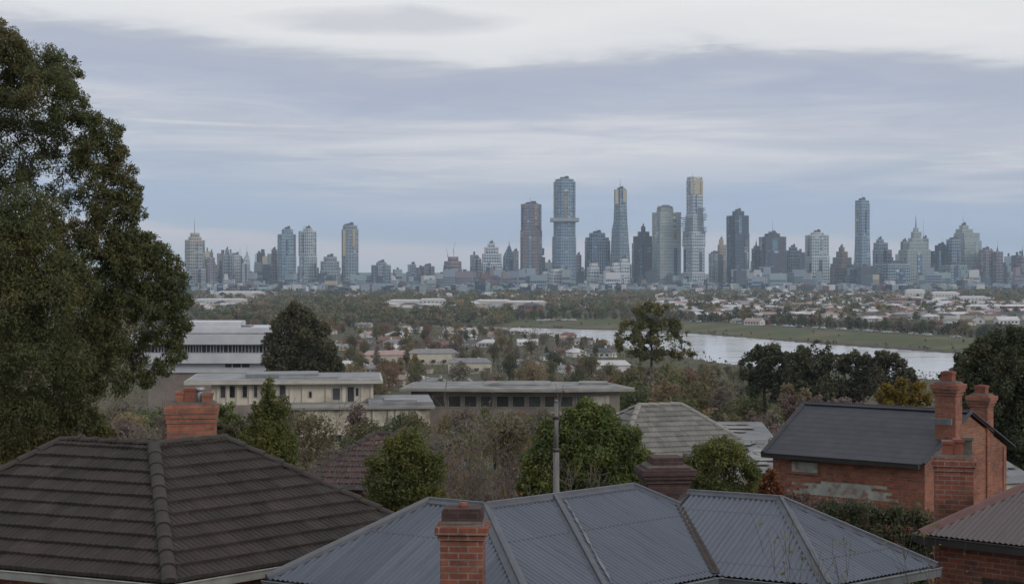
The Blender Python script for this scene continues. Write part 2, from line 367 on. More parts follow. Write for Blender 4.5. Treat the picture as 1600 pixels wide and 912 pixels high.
surf('faded_paint', (.36, .385, .35), (.25, .26, .235), scale=3, rough=.85, c3=(.20, .10, .07), s3=4, amt3=.8)
surf('bark', (.075, .06, .05), (.045, .037, .032), scale=5, rough=.95, stretch=(3, 3, .6))
surf('twig', (.095, .078, .070), (.060, .050, .047), scale=4, rough=.95)
surf('twig_pale', (.165, .145, .128), (.105, .092, .083), scale=4, rough=.95)
leafmat('leaf_gum', (0.137, 0.146, 0.057), (0.078, 0.093, 0.040), (0.212, 0.146, 0.057), scale=1.1, amt3=.32, s3=.6)
leafmat('leaf_conifer', (0.141, 0.164, 0.048), (0.083, 0.102, 0.034), (0.217, 0.202, 0.054), scale=1.6, amt3=.7, s3=.8)
leafmat('leaf_bush', (0.140, 0.184, 0.050), (0.072, 0.102, 0.034), (0.230, 0.239, 0.062), scale=1.5, amt3=.7, s3=.9)
leafmat('leaf_dark', (0.109, 0.112, 0.059), (0.064, 0.072, 0.041), (0.123, 0.113, 0.056), scale=.5, s3=.3, var=.25)
leafmat('leaf_olive', (0.163, 0.145, 0.070), (0.104, 0.097, 0.049), (0.238, 0.169, 0.084), scale=.4, s3=.2, var=.3)
leafmat('leaf_green', (0.143, 0.158, 0.066), (0.085, 0.100, 0.044), (0.216, 0.201, 0.085), scale=.4, s3=.2, var=.3)
leafmat('leaf_brown', (0.260, 0.181, 0.100), (0.190, 0.138, 0.084), (0.342, 0.210, 0.094), scale=.5, s3=.25, var=.3)
leafmat('leaf_grey', (0.235, 0.202, 0.151), (0.154, 0.138, 0.106), (0.292, 0.232, 0.166), scale=.5, s3=.25, var=.25)
leafmat('leaf_yellow', (0.260, 0.176, 0.026), (0.169, 0.120, 0.024), (0.130, 0.111, 0.030), scale=.8, s3=.6)
leafmat('leaf_russet', (.20, .062, .024), (.12, .042, .02), (.22, .095, .03), scale=1.5, s3=.6)
leafmat('leaf_hedge', (0.077, 0.090, 0.042), (0.043, 0.055, 0.029), (0.134, 0.115, 0.060), scale=2, s3=.8)
leafmat('leaf_straw', (.24, .185, .105), (.17, .13, .08), (.12, .105, .065), scale=2, s3=.8)
leafmat('leaf_mauve', (0.203, 0.146, 0.127), (0.149, 0.110, 0.097), (0.234, 0.157, 0.127), scale=.8, s3=.5)
def ground_mat():
    m, nt, b = new_mat('ground_cover')
    tc = N(nt, 'ShaderNodeTexCoord'); v = tc.outputs['Object']
    def nz(s, d=6):
        n = N(nt, 'ShaderNodeTexNoise'); n.inputs['Scale'].default_value = s; n.inputs['Detail'].default_value = d; n.inputs['Roughness'].default_value = .65; L(nt, v, n.inputs['Vector']); return n.outputs[0]
    col = mix_rgb(nt, ramp(nt, nz(.03), [(.38, 0.0), (.62, 1.0)]), (.070, .076, .042), (.100, .086, .062))
    col = mix_rgb(nt, ramp(nt, nz(.3), [(.45, 0.0), (.7, 1.0)]), col, (.052, .052, .038))
    col = mix_rgb(nt, math_node(nt, 'MULTIPLY', ramp(nt, nz(.008), [(.54, 0.0), (.64, 1.0)]), .6), col, (.10, .092, .075))
    L(nt, col, b.inputs['Base Color']); b.inputs['Roughness'].default_value = .95; b.inputs['Specular IOR Level'].default_value = .15
ground_mat()
surf('bank_grass', (.105, .110, .055), (.072, .080, .042), scale=.06, rough=.95, spec=.1, c3=(.145, .125, .075), s3=.02, amt3=.85, stretch=(1, 2.5, 1))
surf('bank_mud', (.085, .066, .054), (.045, .038, .034), scale=.1, rough=.95)
def water_mat():
    m, nt, b = new_mat('river_water')
    tc = N(nt, 'ShaderNodeTexCoord'); mp = N(nt, 'ShaderNodeMapping'); mp.inputs['Scale'].default_value = (.018, .11, 1); L(nt, tc.outputs['Object'], mp.inputs[0])
    n = N(nt, 'ShaderNodeTexNoise'); n.inputs['Scale'].default_value = 1; n.inputs['Detail'].default_value = 6; n.inputs['Roughness'].default_value = .6; L(nt, mp.outputs[0], n.inputs['Vector'])
    b.inputs['Base Color'].default_value = (.52, .525, .53, 1); b.inputs['IOR'].default_value = 1.33; b.inputs['Specular IOR Level'].default_value = .5
    L(nt, math_node(nt, 'MULTIPLY_ADD', n.outputs[0], .45, -.08), b.inputs['Roughness'])
    bp = N(nt, 'ShaderNodeBump'); bp.inputs['Strength'].default_value = .05; bp.inputs['Distance'].default_value = .3; L(nt, n.outputs[0], bp.inputs['Height']); L(nt, bp.outputs[0], b.inputs['Normal'])
water_mat()
surf('far_hill', (.05, .06, .05), (.07, .075, .06), scale=.004, rough=.95, spec=.1)

# ------------------------------------------------------------------ setting: ground, river, hills
def build_ground():
    ys = [-90, -60, -30, -10, 5]
    y = 15.0
    while y < 14500: ys.append(y); y += max(4.0, (y + 60) * .0125)
    us = np.linspace(-1, 1, 241); us = np.sign(us) * (np.abs(us) ** 1.25) * .95
    yy = np.array(ys)[:, None]; xx = us[None, :] * (np.abs(yy) + 130)
    yy = np.broadcast_to(yy, xx.shape)
    zz = ground_np(xx, yy)
    co = np.stack([xx, yy, zz], -1).reshape(-1, 3)
    nr, nc = xx.shape
    idx = np.arange(nr * nc).reshape(nr, nc)
    f = np.stack([idx[:-1, :-1], idx[:-1, 1:], idx[1:, 1:], idx[1:, :-1]], -1).reshape(-1, 4)
    me = np_mesh('ground', co, f, [M['ground_cover'], M['bank_grass'], M['bank_mud']], smooth=True)
    cx, cyy = co[f].mean(1)[:, 0], co[f].mean(1)[:, 1]
    dist = cyy - np.interp(cx, RFX, RFY)
    mi = np.where((dist > 6) & (dist < 200) & (cx > -20), 1, 0); mi = np.where((dist > -14) & (dist <= 11), 2, mi)
    me.polygons.foreach_set('material_index', mi.astype(np.int32))
    tag(link('ground', me), kind='structure')
    # river surface
    xs = np.linspace(-560, 590, 116)
    b = MB()
    for a, c in zip(xs[:-1], xs[1:]):
        na, ncx = np.interp(a, RNX, RNY) - 5, np.interp(c, RNX, RNY) - 5; fa, fcx = np.interp(a, RFX, RFY) + 5, np.interp(c, RFX, RFY) + 5
        b.face([(a, na, 0), (c, ncx, 0), (c, fcx, 0), (a, fa, 0)], 0, True)
    tag(b.build('river', M['river_water']), kind='structure')
    # low far hills
    b = MB(); n = 160; rows = []
    rnd = random.Random(4); ph = [rnd.uniform(0, 6) for _ in range(6)]
    for j, (yd, hs) in enumerate(((10500, 0), (11500, 1), (12800, .2))):
        row = []
        for i in range(n + 1):
            x = -7200 + 14400 * i / n
            h = 60 + 16 * math.sin(x / 900 + ph[0]) + 12 * math.sin(x / 380 + ph[1]) + 5 * math.sin(x / 150 + ph[2])
            row.append((x, yd, 2 + hs * h))
        rows.append(row)
    vs = [p for r in rows for p in r]; fs = [(j * (n + 1) + i, j * (n + 1) + i + 1, (j + 1) * (n + 1) + i + 1, (j + 1) * (n + 1) + i) for j in range(2) for i in range(n)]
    b.grid(vs, fs, 0, True); tag(b.build('hills', M['far_hill']), kind='structure')
def np_mesh(name, co, f, mats, smooth=False):
    me = bpy.data.meshes.new(name); co = np.ascontiguousarray(co, np.float32); f = np.ascontiguousarray(f, np.int32); k = f.shape[1]
    me.vertices.add(len(co)); me.vertices.foreach_set('co', co.ravel())
    me.loops.add(f.size); me.loops.foreach_set('vertex_index', f.ravel())
    me.polygons.add(len(f)); me.polygons.foreach_set('loop_start', np.arange(0, f.size, k, dtype=np.int32)); me.polygons.foreach_set('loop_total', np.full(len(f), k, np.int32))
    for m in (mats if isinstance(mats, (list, tuple)) else [mats]): me.materials.append(m)
    if smooth: me.polygons.foreach_set('use_smooth', np.ones(len(f), bool))
    me.update(calc_edges=True); me.validate()
    return me
build_ground()

# ------------------------------------------------------------------ foliage builders
def leaf_quads(pts, size, rng, outward=None, aspect=.45, droop=0.0):
    n = len(pts)
    nr = rng.normal(size=(n, 3))
    if outward is not None: nr = nr * .8 + outward * .9
    nr[:, 2] += .25
    nr /= np.linalg.norm(nr, axis=1, keepdims=True) + 1e-9
    t = rng.normal(size=(n, 3)); t[:, 2] -= droop
    t -= (t * nr).sum(1, keepdims=True) * nr; t /= np.linalg.norm(t, axis=1, keepdims=True) + 1e-9
    b = np.cross(nr, t)
    s = size * rng.uniform(.6, 1.35, (n, 1))
    cup = nr * s * .22
    v = np.stack([pts - t * s, pts + b * s * aspect - cup, pts + t * s, pts - b * s * aspect - cup], 1).reshape(-1, 3)
    return v, np.arange(n * 4).reshape(n, 4)
def clump_points(clumps, dens, rng, sub=5, subr=.5, fill=.35, squash=1.0):
    """points on and inside lumpy clumps; every clump throws off smaller ones so the outline is ragged"""
    P_, O_ = [], []
    for c in clumps:
        x, y, z, r = c[:4]; d = dens * (c[4] if len(c) > 4 else 1)
        parts = [(np.array([x, y, z]), r * .86)]
        for k in range(sub):
            dv = rng.normal(size=3); dv /= np.linalg.norm(dv); dv[2] *= .85
            parts.append((np.array([x, y, z]) + dv * r * rng.uniform(.6, .95), r * subr * rng.uniform(.6, 1.15)))
        for cc, rr in parts:
            n = max(6, int(d * 4 * math.pi * rr * rr))
            dv = rng.normal(size=(n, 3)); dv /= np.linalg.norm(dv, axis=1, keepdims=True)
            rad = 1 - np.abs(rng.normal(size=n)) * fill
            ph = rng.uniform(0, 6, 3)
            lump = 1 + .16 * np.sin(dv[:, 0] * 5 + ph[0]) * np.sin(dv[:, 1] * 5 + ph[1]) + .10 * np.sin(dv[:, 2] * 9 + ph[2])
            p = cc + dv * (rr * np.clip(rad, .1, 1.1) * lump)[:, None] * np.array([1, 1, squash])
            P_.append(p); O_.append(dv)
    return np.concatenate(P_), np.concatenate(O_)
def holes(p, o, scale, thr, rng):
    ph = rng.uniform(0, 6, 6); q = p * scale
    f = np.sin(q[:, 0] * 1.9 + ph[0] + 1.3 * np.sin(q[:, 2] * 1.1 + ph[3])) + np.sin(q[:, 1] * 1.7 + ph[1] + 1.2 * np.sin(q[:, 0] + ph[4])) + np.sin(q[:, 2] * 2.3 + ph[2] + np.sin(q[:, 1] * 1.3 + ph[5]))
    k = f > thr
    return p[k], o[k]
def tubes_np(segs, n=4):
    """segs: list of (p0, p1, r0, r1) -> verts, quads"""
    A = np.array([s[0] for s in segs], float); B = np.array([s[1] for s in segs], float)
    r0 = np.array([s[2] for s in segs])[:, None, None]; r1 = np.array([s[3] for s in segs])[:, None, None]
    d = B - A; d /= np.linalg.norm(d, axis=1, keepdims=True) + 1e-9
    ref = np.where(np.abs(d[:, 2:3]) > .9, np.array([[1., 0, 0]]), np.array([[0, 0, 1.]]))
    a = np.cross(d, ref); a /= np.linalg.norm(a, axis=1, keepdims=True) + 1e-9; b = np.cross(d, a)
    t = np.arange(n) * 2 * np.pi / n
    ring = a[:, None, :] * np.cos(t)[None, :, None] + b[:, None, :] * np.sin(t)[None, :, None]
    v = np.concatenate([A[:, None, :] + ring * r0, B[:, None, :] + ring * r1], 1)
    base = (np.arange(len(segs)) * 2 * n)[:, None, None]
    k = np.arange(n); q = np.stack([k, (k + 1) % n, n + (k + 1) % n, n + k], -1)[None]
    return v.reshape(-1, 3), (base + q).reshape(-1, 4)
def limb(p0, p1, r0, r1, rng, k=5, wob=.12):
    p0, p1 = np.array(p0, float), np.array(p1, float); ln = np.linalg.norm(p1 - p0); out = []; q = p0; rr = r0
    for i in range(1, k + 1):
        t = i / k; t2 = p0 + (p1 - p0) * t; 
        if i < k: t2 = t2 + rng.normal(size=3) * wob * ln * .35 + np.array([0, 0, .10 * ln * math.sin(math.pi * t)])
        r2 = r0 + (r1 - r0) * t; out.append((q, t2, rr, r2)); q, rr = t2, r2
    return out
def branching(p, d, ln, r, depth, rng, out, spread=.6, up=.25, kids=3, rmin=.007):
    n = 3; q = np.array(p, float); dd = np.array(d, float); rr = max(r, rmin)
    nodes = []
    for i in range(n):
        dd = dd + rng.normal(size=3) * .16; dd[2] += up * .15; dd /= np.linalg.norm(dd)
        q2 = q + dd * ln / n; r2 = rr * .84; out.append((q, q2, rr, r2)); q, rr = q2, r2; nodes.append((q, dd, rr))
    if depth <= 0: return
    for k in range(kids):
        qq, d0, r0 = nodes[rng.integers(0, 3)] if k else nodes[-1]
        nd = d0 + rng.normal(size=3) * spread; nd[2] += up; nd /= np.linalg.norm(nd)
        branching(qq, nd, ln * rng.uniform(.55, .8), r0 * .72, depth - 1, rng, out, spread, up, kids, rmin)
def part_np(name, v, f, mats, parent, org, smooth=False):
    return link(name, np_mesh(name, v - np.array(org), f, mats, smooth), parent)

def tree_px(name, label, cat, D, base_px, clumps_px, leaf, mat, dens, seed, trunk_r=.2, sub=5, subr=.5, hole=None, aspect=.45, droop=0, fill=.3, tr_top=None, wood='bark', group=None, limbs=True):
    """tree or bush with clumps given as (photo x, photo y, radius px, depth offset m, density)"""
    rng = np.random.default_rng(seed)
    bx = X(base_px, D); bz = gz(bx, D) - .1; org = (bx, D, bz)
    cl = []
    for c in clumps_px:
        off = c[3] if len(c) > 3 else 0; p = P(c[0], c[1], D + off); cl.append((p.x, p.y, p.z, c[2] * D / F, c[4] if len(c) > 4 else 1))
    p, o = clump_points(cl, dens, rng, sub, subr, fill)
    if hole: p, o = holes(p, o, hole[0], hole[1], rng)
    k = p[:, 2] > gz(bx, D) + .05; p, o = p[k], o[k]
    t = thing(name, label, cat, org, group)
    v, f = leaf_quads(p, leaf, rng, o, aspect, droop)
    top = max(c[2] for c in cl)
    ttop = np.array([bx, D, bz + (top - bz) * (tr_top or .7)])
    segs = limb((bx, D, bz), ttop, trunk_r, trunk_r * .45, rng, 6, .03)
    if limbs:
        b0 = np.array([bx, D, bz]); nodes = [(b0 + (ttop - b0) * q, trunk_r * (1 - .6 * q)) for q in np.linspace(.3, 1, 7)]
        H = top - bz
        for c in sorted(cl, key=lambda c: min(np.linalg.norm(np.array(c[:3]) - nd[0]) for nd in nodes[:7])):
            e = np.array(c[:3])
            def cost(nd): d = e - nd[0]; return np.linalg.norm(d) + max(0, -d[2]) * 1.2 + .02 * H
            st, rr = min(nodes, key=cost); r0 = max(rr * .62, trunk_r * .05)
            sg = limb(st, e, r0, r0 * .6, rng, 4, .10); segs += sg; nodes.append((e, r0 * .6))
            for _ in range(5):
                e2 = e + rng.normal(size=3) * c[3] * .45
                segs += limb(sg[rng.integers(1, 4)][1], e2, r0 * .3, r0 * .08, rng, 3, .2)
    tv, tf = tubes_np(segs, 6)
    part_np('trunk', tv, tf, M[wood], t, org, True)
    part_np('crown', v, f, M[mat], t, org)
    return t

def proto_tree(h, w, base, seed, nl, leaf, shape='round', ncl=9, hole=None):
    """local-space tree: returns (trunk verts, faces, crown verts, faces), base at the origin"""
    rng = np.random.default_rng(seed); cl = []
    for i in range(ncl):
        t = (i + .5) / ncl; z = base + (h - base) * (.12 + .80 * t)
        if shape == 'round': env = math.sin(math.pi * min(1, .18 + .78 * t)) ** .7
        elif shape == 'cone': env = 1.05 - t
        elif shape == 'spread': env = .55 + .45 * t if t < .75 else 1.0 - (t - .75) * 2.0
        else: env = .8
        r = w * .5 * env * rng.uniform(.45, .62) + .05 * w; a = i * 2.4 + rng.uniform(-.5, .5); q = max(0, w * .5 * env - r) * rng.uniform(.75, 1.1)
        cl.append((q * math.cos(a), q * math.sin(a), min(z, h - r * .9), r))
    if shape == 'round': cl.append((0, 0, base + (h - base) * .5, w * .33))
    area = sum(4 * math.pi * c[3] ** 2 for c in cl) * 1.7
    p, o = clump_points(cl, nl / area, rng, 4, .45, .3, .9)
    if hole: p, o = holes(p, o, hole[0], hole[1], rng)
    p[:, 2] = np.clip(p[:, 2], .05 * h, None)
    v, f = leaf_quads(p, leaf, rng, o, .6)
    segs = limb((0, 0, -.3), (0, 0, h * .72), .022 * h + .04, .008 * h, rng, 4, .03)
    for c in cl[::2]: segs += limb((0, 0, c[2] * .55), c[:3], .008 * h, .003 * h, rng, 3)
    tv, tf = tubes_np(segs, 5)
    return tv, tf, v, f

# ------------------------------------------------------------------ the city
def glassmat(name, c, c2, rough=.15):
    m, nt, b = new_mat(name)
    tc = N(nt, 'ShaderNodeTexCoord'); mp = N(nt, 'ShaderNodeMapping'); mp.inputs['Scale'].default_value = (.085, .085, .26); L(nt, tc.outputs['Object'], mp.inputs[0])
    fl = N(nt, 'ShaderNodeVectorMath', operation='FLOOR'); L(nt, mp.outputs[0], fl.inputs[0])
    w = N(nt, 'ShaderNodeTexWhiteNoise'); L(nt, fl.outputs[0], w.inputs[0])
    col = mix_rgb(nt, w.outputs[0], c, c2)
    col = mix_rgb(nt, ramp(nt, w.outputs[0], [(.93, 0.0), (.95, 1.0)]), col, tuple(min(.6, x * 2.6 + .08) for x in c2))
    L(nt, col, b.inputs['Base Color'])
    b.inputs['Roughness'].default_value = rough; b.inputs['Specular IOR Level'].default_value = .8; b.inputs['Metallic'].default_value = .35
glassmat('glass_blue', (.05, .095, .165), (.15, .23, .34))
glassmat('glass_teal', (.06, .12, .165), (.19, .29, .35))
glassmat('glass_dark', (.022, .038, .075), (.065, .092, .15))
glassmat('glass_pale', (.19, .235, .27), (.36, .41, .44), .25)
glassmat('glass_mauve', (.07, .058, .072), (.165, .135, .145), .25)
glassmat('glass_bronze', (.15, .125, .09), (.34, .27, .17), .22)
surf('gold_glass', (.58, .47, .29), (.48, .39, .25), scale=.05, rough=.3, spec=.6, metal=.55)
for nm, c in (('band_white', (.55, .56, .57)), ('band_grey', (.30, .32, .34)), ('band_tan', (.46, .40, .30)), ('band_mauve', (.25, .205, .215)), ('band_dark', (.075, .085, .105)),
              ('band_teal', (.26, .34, .35)), ('band_steel', (.26, .32, .38)), ('band_brown', (.19, .14, .12)), ('band_green', (.34, .37, .35)), ('band_red', (.20, .10, .085))):
    surf(nm, c, tuple(x * .82 for x in c), scale=.03, rough=.7, obj_var=.12)
surf('mast_steel', (.22, .23, .25), rough=.6)
def plan_poly(kind, yaw):
    if kind == 'box': pts = [(-.5, -.5), (.5, -.5), (.5, .5), (-.5, .5)]
    elif kind == 'oct': pts = [(-.5, -.3), (-.3, -.5), (.3, -.5), (.5, -.3), (.5, .3), (.3, .5), (-.3, .5), (-.5, .3)]
    elif kind == 'round': pts = [(.5 * math.cos(a), .42 * math.sin(a)) for a in [2 * math.pi * i / 18 for i in range(18)]]
    elif kind == 'slab': pts = [(-.5, -.22), (.5, -.22), (.5, .22), (-.5, .22)]
    elif kind == 'tri': pts = [(-.5, .3), (-.36, -.06), (-.08, -.4), (.12, -.4), (.5, .12), (.42, .34)]
    c, s = math.cos(yaw), math.sin(yaw)
    pts = [(c * x - s * y, s * x + c * y) for x, y in pts]
    x0, x1 = min(p[0] for p in pts), max(p[0] for p in pts); ym = sum(p[1] for p in pts) / len(pts)
    return [((x - (x0 + x1) / 2) / (x1 - x0), (y - ym) / (x1 - x0)) for x, y in pts]
def scaled(poly, cx, cy, w, k=1.0): return [(cx + x * w * k, cy + y * w * k) for x, y in poly]
def tower(name, label, secs, D=4500, kind='box', yaw=.35, glass='glass_blue', band='band_grey', floor=9.0, bandh=.34, mull=7.0, cat='skyscraper', masts=(), plant=True, accents=(), group=None):
    """secs: (x0, x1, ytop) from the top down, in photo pixels; accents: (part name, material, x0, x1, ytop, ybot, proud)"""
    poly = plan_poly(kind, yaw)
    cx0 = (secs[-1][0] + secs[-1][1]) / 2; bx = X(cx0, D); bz = gz(bx, D) - .5
    t = thing(name, label, cat, (bx, D, bz), group)
    body, bands, mul = MB(), MB(), MB()
    for i, s in enumerate(secs):
        z1 = Z(s[2], D); z0 = Z(secs[i + 1][2], D) if i + 1 < len(secs) else bz
        xa, xb, xt0, xt1 = s[0], s[1], s[0], s[1]
        if len(s) > 3: xt0, xt1 = s[3], s[4]                     # tapering: width at the top of the section
        n = max(1, round((z1 - z0) / floor)); fh = (z1 - z0) / n
        def at(u):
            l, r = xa + (xt0 - xa) * u, xb + (xt1 - xb) * u
            return X((l + r) / 2, D), (r - l) / F * D
        c0, w0 = at(0); c1, w1 = at(1)
        off = .004 * i
        body.prism(scaled(poly, c0, D, w0, .955 - off), z0, z1 - .4, 0, scaled(poly, c1, D, w1, .955 - off))
        for k in range(n):
            u = (k + 1) / n; c, w = at(u)
            zt = z0 + (k + 1) * fh
            hh = fh * bandh * (1.6 if k == n - 1 else 1)
            bands.prism(scaled(poly, c, D, w, 1.0 - off), zt - hh, zt)
        if mull:
            q0, q1 = scaled(poly, c0, D, w0, .985 - off), scaled(poly, c1, D, w1, .985 - off)
            for j in range(len(q0)):
                a, b2 = Vector(q0[j]), Vector(q0[(j + 1) % len(q0)]); a1, b1 = Vector(q1[j]), Vector(q1[(j + 1) % len(q1)])
                if (b2 - a).length < mull * .8: continue
                m = max(1, round((b2 - a).length / mull)); ed = (b2 - a).normalized(); hw = .75
                for q in range(m + 1):
                    p, p1 = a.lerp(b2, q / m), a1.lerp(b1, q / m)
                    nn = Vector((ed.y, -ed.x)) * .5
                    lo = [(p + ed * hw + nn), (p - ed * hw + nn), (p - ed * hw - nn), (p + ed * hw - nn)]; hi = [(p1 + ed * hw + nn), (p1 - ed * hw + nn), (p1 - ed * hw - nn), (p1 + ed * hw - nn)]
                    mul.prism([tuple(v) for v in lo], z0, z1 - .6, 0, [tuple(v) for v in hi])
    body.build('glass_body', M[glass], t); bands.build('floor_bands', M[band], t)
    if mull and mul.v: mul.build('mullions', M[band], t)
    # darker and paler vertical bays that run up each shaft
    rnd = random.Random(label); st_n = 0
    for i, s in enumerate(secs):
        z1 = Z(s[2], D) - 1; z0 = Z(secs[i + 1][2], D) if i + 1 < len(secs) else bz
        if z1 - z0 < 40 or s[1] - s[0] < 13 or len(s) > 3: continue
        q = scaled(poly, X((s[0] + s[1]) / 2, D), D, (s[1] - s[0]) / F * D, 1.0)
        for j in range(len(q)):
            a, c = Vector(q[j]), Vector(q[(j + 1) % len(q)]); ed = c - a; ln_ = ed.length
            if ln_ < 14 or (ed.y > 0 and ed.x < 0) or ed.x < 0: continue
            ed.normalize(); nn = Vector((ed.y, -ed.x))
            for k in range(rnd.choice((1, 1, 2))):
                w_ = ln_ * rnd.uniform(.12, .26); s0 = ln_ * rnd.uniform(.08, .7); s0 = min(s0, ln_ - w_ - 1)
                b = MB(); p0, p1 = a + ed * s0, a + ed * (s0 + w_)
                b.prism([tuple(p0 + nn * .9), tuple(p0 - nn * 1.5), tuple(p1 - nn * 1.5), tuple(p1 + nn * .9)][::-1], z0 + (z1 - z0) * rnd.choice((0, 0, .12)), z0 + (z1 - z0) * rnd.choice((1, 1, .9, .8)))
                b.build('glazed_bay', M[rnd.choice(('glass_dark', 'glass_dark', 'glass_pale', 'glass_blue', 'glass_teal', 'glass_bronze'))], t)
    s = secs[0]; l, r = (s[3], s[4]) if len(s) > 3 else s[:2]
    zt = Z(s[2], D); w = (r - l) / F * D; cx = X((l + r) / 2, D)
    rnd = random.Random(name + label)
    if plant:
        b = MB(); b.prism(scaled(poly, cx, D, w * .5), zt + .2, zt + 5.5); b.box((cx + w * .12, D, zt + 7.2), (w * .22, w * .2, 3.4))
        for k in range(3): b.box((cx + rnd.uniform(-.35, .35) * w, D + rnd.uniform(-.15, .15) * w, zt + 1.8), (w * .1, w * .1, 3.2))
        b.build('roof_plant', M['band_dark'], t)
    if not masts and len(secs) > 1 and rnd.random() < .7: masts = [(secs[0][0] + (secs[0][1] - secs[0][0]) * rnd.uniform(.3, .7), s[2] - rnd.uniform(5, 12), s[2], .6)]
    for mx, yt, yb, rr in masts:
        b = MB(); x = X(mx, D); z0, z1 = Z(yb, D), Z(yt, D)
        b.tube((x, D, z0), (x, D, z0 + (z1 - z0) * .55), rr, rr * .7, 6); b.tube((x, D, z0 + (z1 - z0) * .55), (x, D, z1), rr * .5, rr * .25, 6); b.build('mast', M['mast_steel'], t)
    for nm, mt, x0, x1, yt, yb, pr in accents:
        b = MB(); w_ = (x1 - x0) / F * D; sw = (secs[-1][1] - secs[-1][0]) / F * D
        b.box((X((x0 + x1) / 2, D), D - pr, (Z(yt, D) + Z(yb, D)) / 2), (w_, 6, abs(Z(yt, D) - Z(yb, D)))); b.build(nm, M[mt], t)
    return t
T = tower
T('domed_tower', 'tan stepped tower with a dome and mast at the left end of the skyline', [(297, 312, 364), (294, 315, 370), (288, 321, 375), (289, 322, 420)], kind='oct', yaw=.3, glass='glass_blue', band='band_tan', masts=[(304, 340, 364, 1.2)], plant=False)
T('stepped_tower', 'short dark stepped block beside the domed tan tower', [(328, 333, 394), (323, 336, 402)], D=4420, glass='glass_dark', band='band_mauve', floor=8)
T('office_block', 'low grey block with a crane-like rooftop frame, left of the pointed pair', [(352, 358, 390), (346, 364, 398)], D=4550, glass='glass_dark', band='band_grey', masts=[(355, 384, 392, .9)])
T('gabled_tower', 'small pale tower with a pointed top in the low left cluster', [(384, 388, 393, 385.5, 386.5), (378, 391, 400, 383, 389), (376, 391, 412)], D=4480, glass='glass_pale', band='band_grey', plant=False)
T('office_block', 'mid-height pale block with a thin mast left of the small pointed tower', [(364, 376, 398)], D=4600, glass='glass_pale', band='band_white', masts=[(375, 386, 400, .8)])
T('slab_tower', 'narrow mauve slab against the left side of the crowned glass tower', [(424, 433, 390)], D=4600, kind='box', glass='glass_mauve', band='band_mauve')
T('crowned_glass_tower', 'blue glass tower with a jagged crown, left of the pair of tall twins', [(440, 458, 358), (433, 463, 366), (434, 463, 400)], D=4500, kind='oct', yaw=.2, glass='glass_teal', band='band_steel', masts=[(447, 352, 360, .8)])
T('apartment_tower', 'pale green-grey glass tower with white floor lines, just right of the crowned tower', [(474, 488, 357), (467, 494, 361), (468, 495, 400)], D=4500, kind='oct', yaw=-.3, glass='glass_teal', band='band_white', bandh=.28, masts=[(475, 350, 360, .8)])
T('round_topped_block', 'low rounded glass block between the pale twin tower and the lone golden tower', [(506, 526, 401), (501, 530, 408), (500, 531, 422)], D=4450, kind='round', glass='glass_teal', band='band_grey')
T('rounded_tower', 'lone slim tower with a golden top and blue glass foot', [(536, 558, 352), (534, 560, 358), (534, 560, 395)], D=4480, kind='round', yaw=.1, glass='glass_teal', band='band_grey', bandh=.26, masts=[(547, 346, 354, .8)], accents=[('gold_panel', 'gold_glass', 537, 541, 360, 400, 18), ('gold_panel', 'gold_glass', 552, 556, 360, 385, 18)])
T('flat_topped_block', 'low wide block with a rooftop mast, right of the lone golden tower', [(588, 604, 410), (580, 611, 414)], D=4550, kind='oct', glass='glass_blue', band='band_grey', masts=[(600, 402, 412, .9)])
T('office_block', 'small dark block standing alone on the low middle horizon', [(641, 650, 413)], D=4600, glass='glass_dark', band='band_steel', floor=8)
T('office_block', 'low wide block left of the pink tower with cranes', [(658, 679, 416)], D=4600, glass='glass_blue', band='band_mauve', floor=8)
T('pink_block', 'pinkish concrete block under construction below two cranes', [(700, 716, 401), (694, 721, 408), (692, 722, 420)], D=4450, kind='oct', glass='glass_mauve', band='band_mauve', plant=False)
T('office_block', 'low mauve block left of the stepped pale pyramid block', [(737, 752, 404)], D=4550, glass='glass_mauve', band='band_grey')
T('stepped_tower', 'pale stepped pyramid block left of the spired tower', [(762, 773, 380), (757, 779, 386), (753, 784, 396), (752, 785, 410)], D=4450, yaw=.1, glass='glass_blue', band='band_white', masts=[(769, 376, 382, .9)])
T('spired_tower', 'small tower with a pointed spire left of the brown slab tower', [(794.6, 796.4, 376, 795.3, 795.7), (790, 800, 384, 794, 797), (786, 802, 394, 789, 801), (786, 802, 402)], D=4520, glass='glass_teal', band='band_steel', plant=False)
T('office_block', 'slim pale block squeezed against the brown slab tower', [(801, 810, 392)], D=4620, glass='glass_pale', band='band_grey')
T('slab_tower', 'tall brown-mauve concrete tower left of the ringed blue tower', [(814, 846, 319), (813, 847, 360)], D=4480, kind='oct', yaw=-.25, glass='glass_mauve', band='band_mauve', bandh=.45, mull=5, masts=[(829, 306, 318, .7)])
T('ringed_tower', 'tall blue-grey tower with a projecting ring two fifths of the way down', [(868, 896, 280), (865, 899, 284), (865, 899, 347, 865, 899), (862, 901, 370, 863, 900)], D=4450, kind='oct', yaw=.25, glass='glass_blue', band='band_steel', bandh=.25)
T('office_block', 'low mauve block tucked against the right foot of the ringed tower', [(900, 908, 398)], D=4550, glass='glass_mauve', band='band_mauve')
T('chamfered_tower', 'dark mid-height glass block with a chamfered roof, right of the ringed tower', [(921, 945, 364), (915, 951, 371), (914, 953, 376)], D=4550, kind='oct', yaw=.1, glass='glass_dark', band='band_steel', bandh=.25)
T('stepped_spire_tower', 'slim glass tower stepping inward to a golden head and needle', [(960, 979, 296), (959, 980, 320, 960, 979), (956, 981, 345, 959, 980), (954, 984, 360, 956, 981), (952, 985, 400, 954, 984)], D=4480, kind='box', yaw=.7, glass='glass_teal', band='band_steel', bandh=.24, masts=[(969, 278, 296, 1.0)], accents=[('gold_panel', 'gold_glass', 961, 967, 297, 319, 10), ('gold_panel', 'gold_glass', 973, 978, 297, 316, 10)])
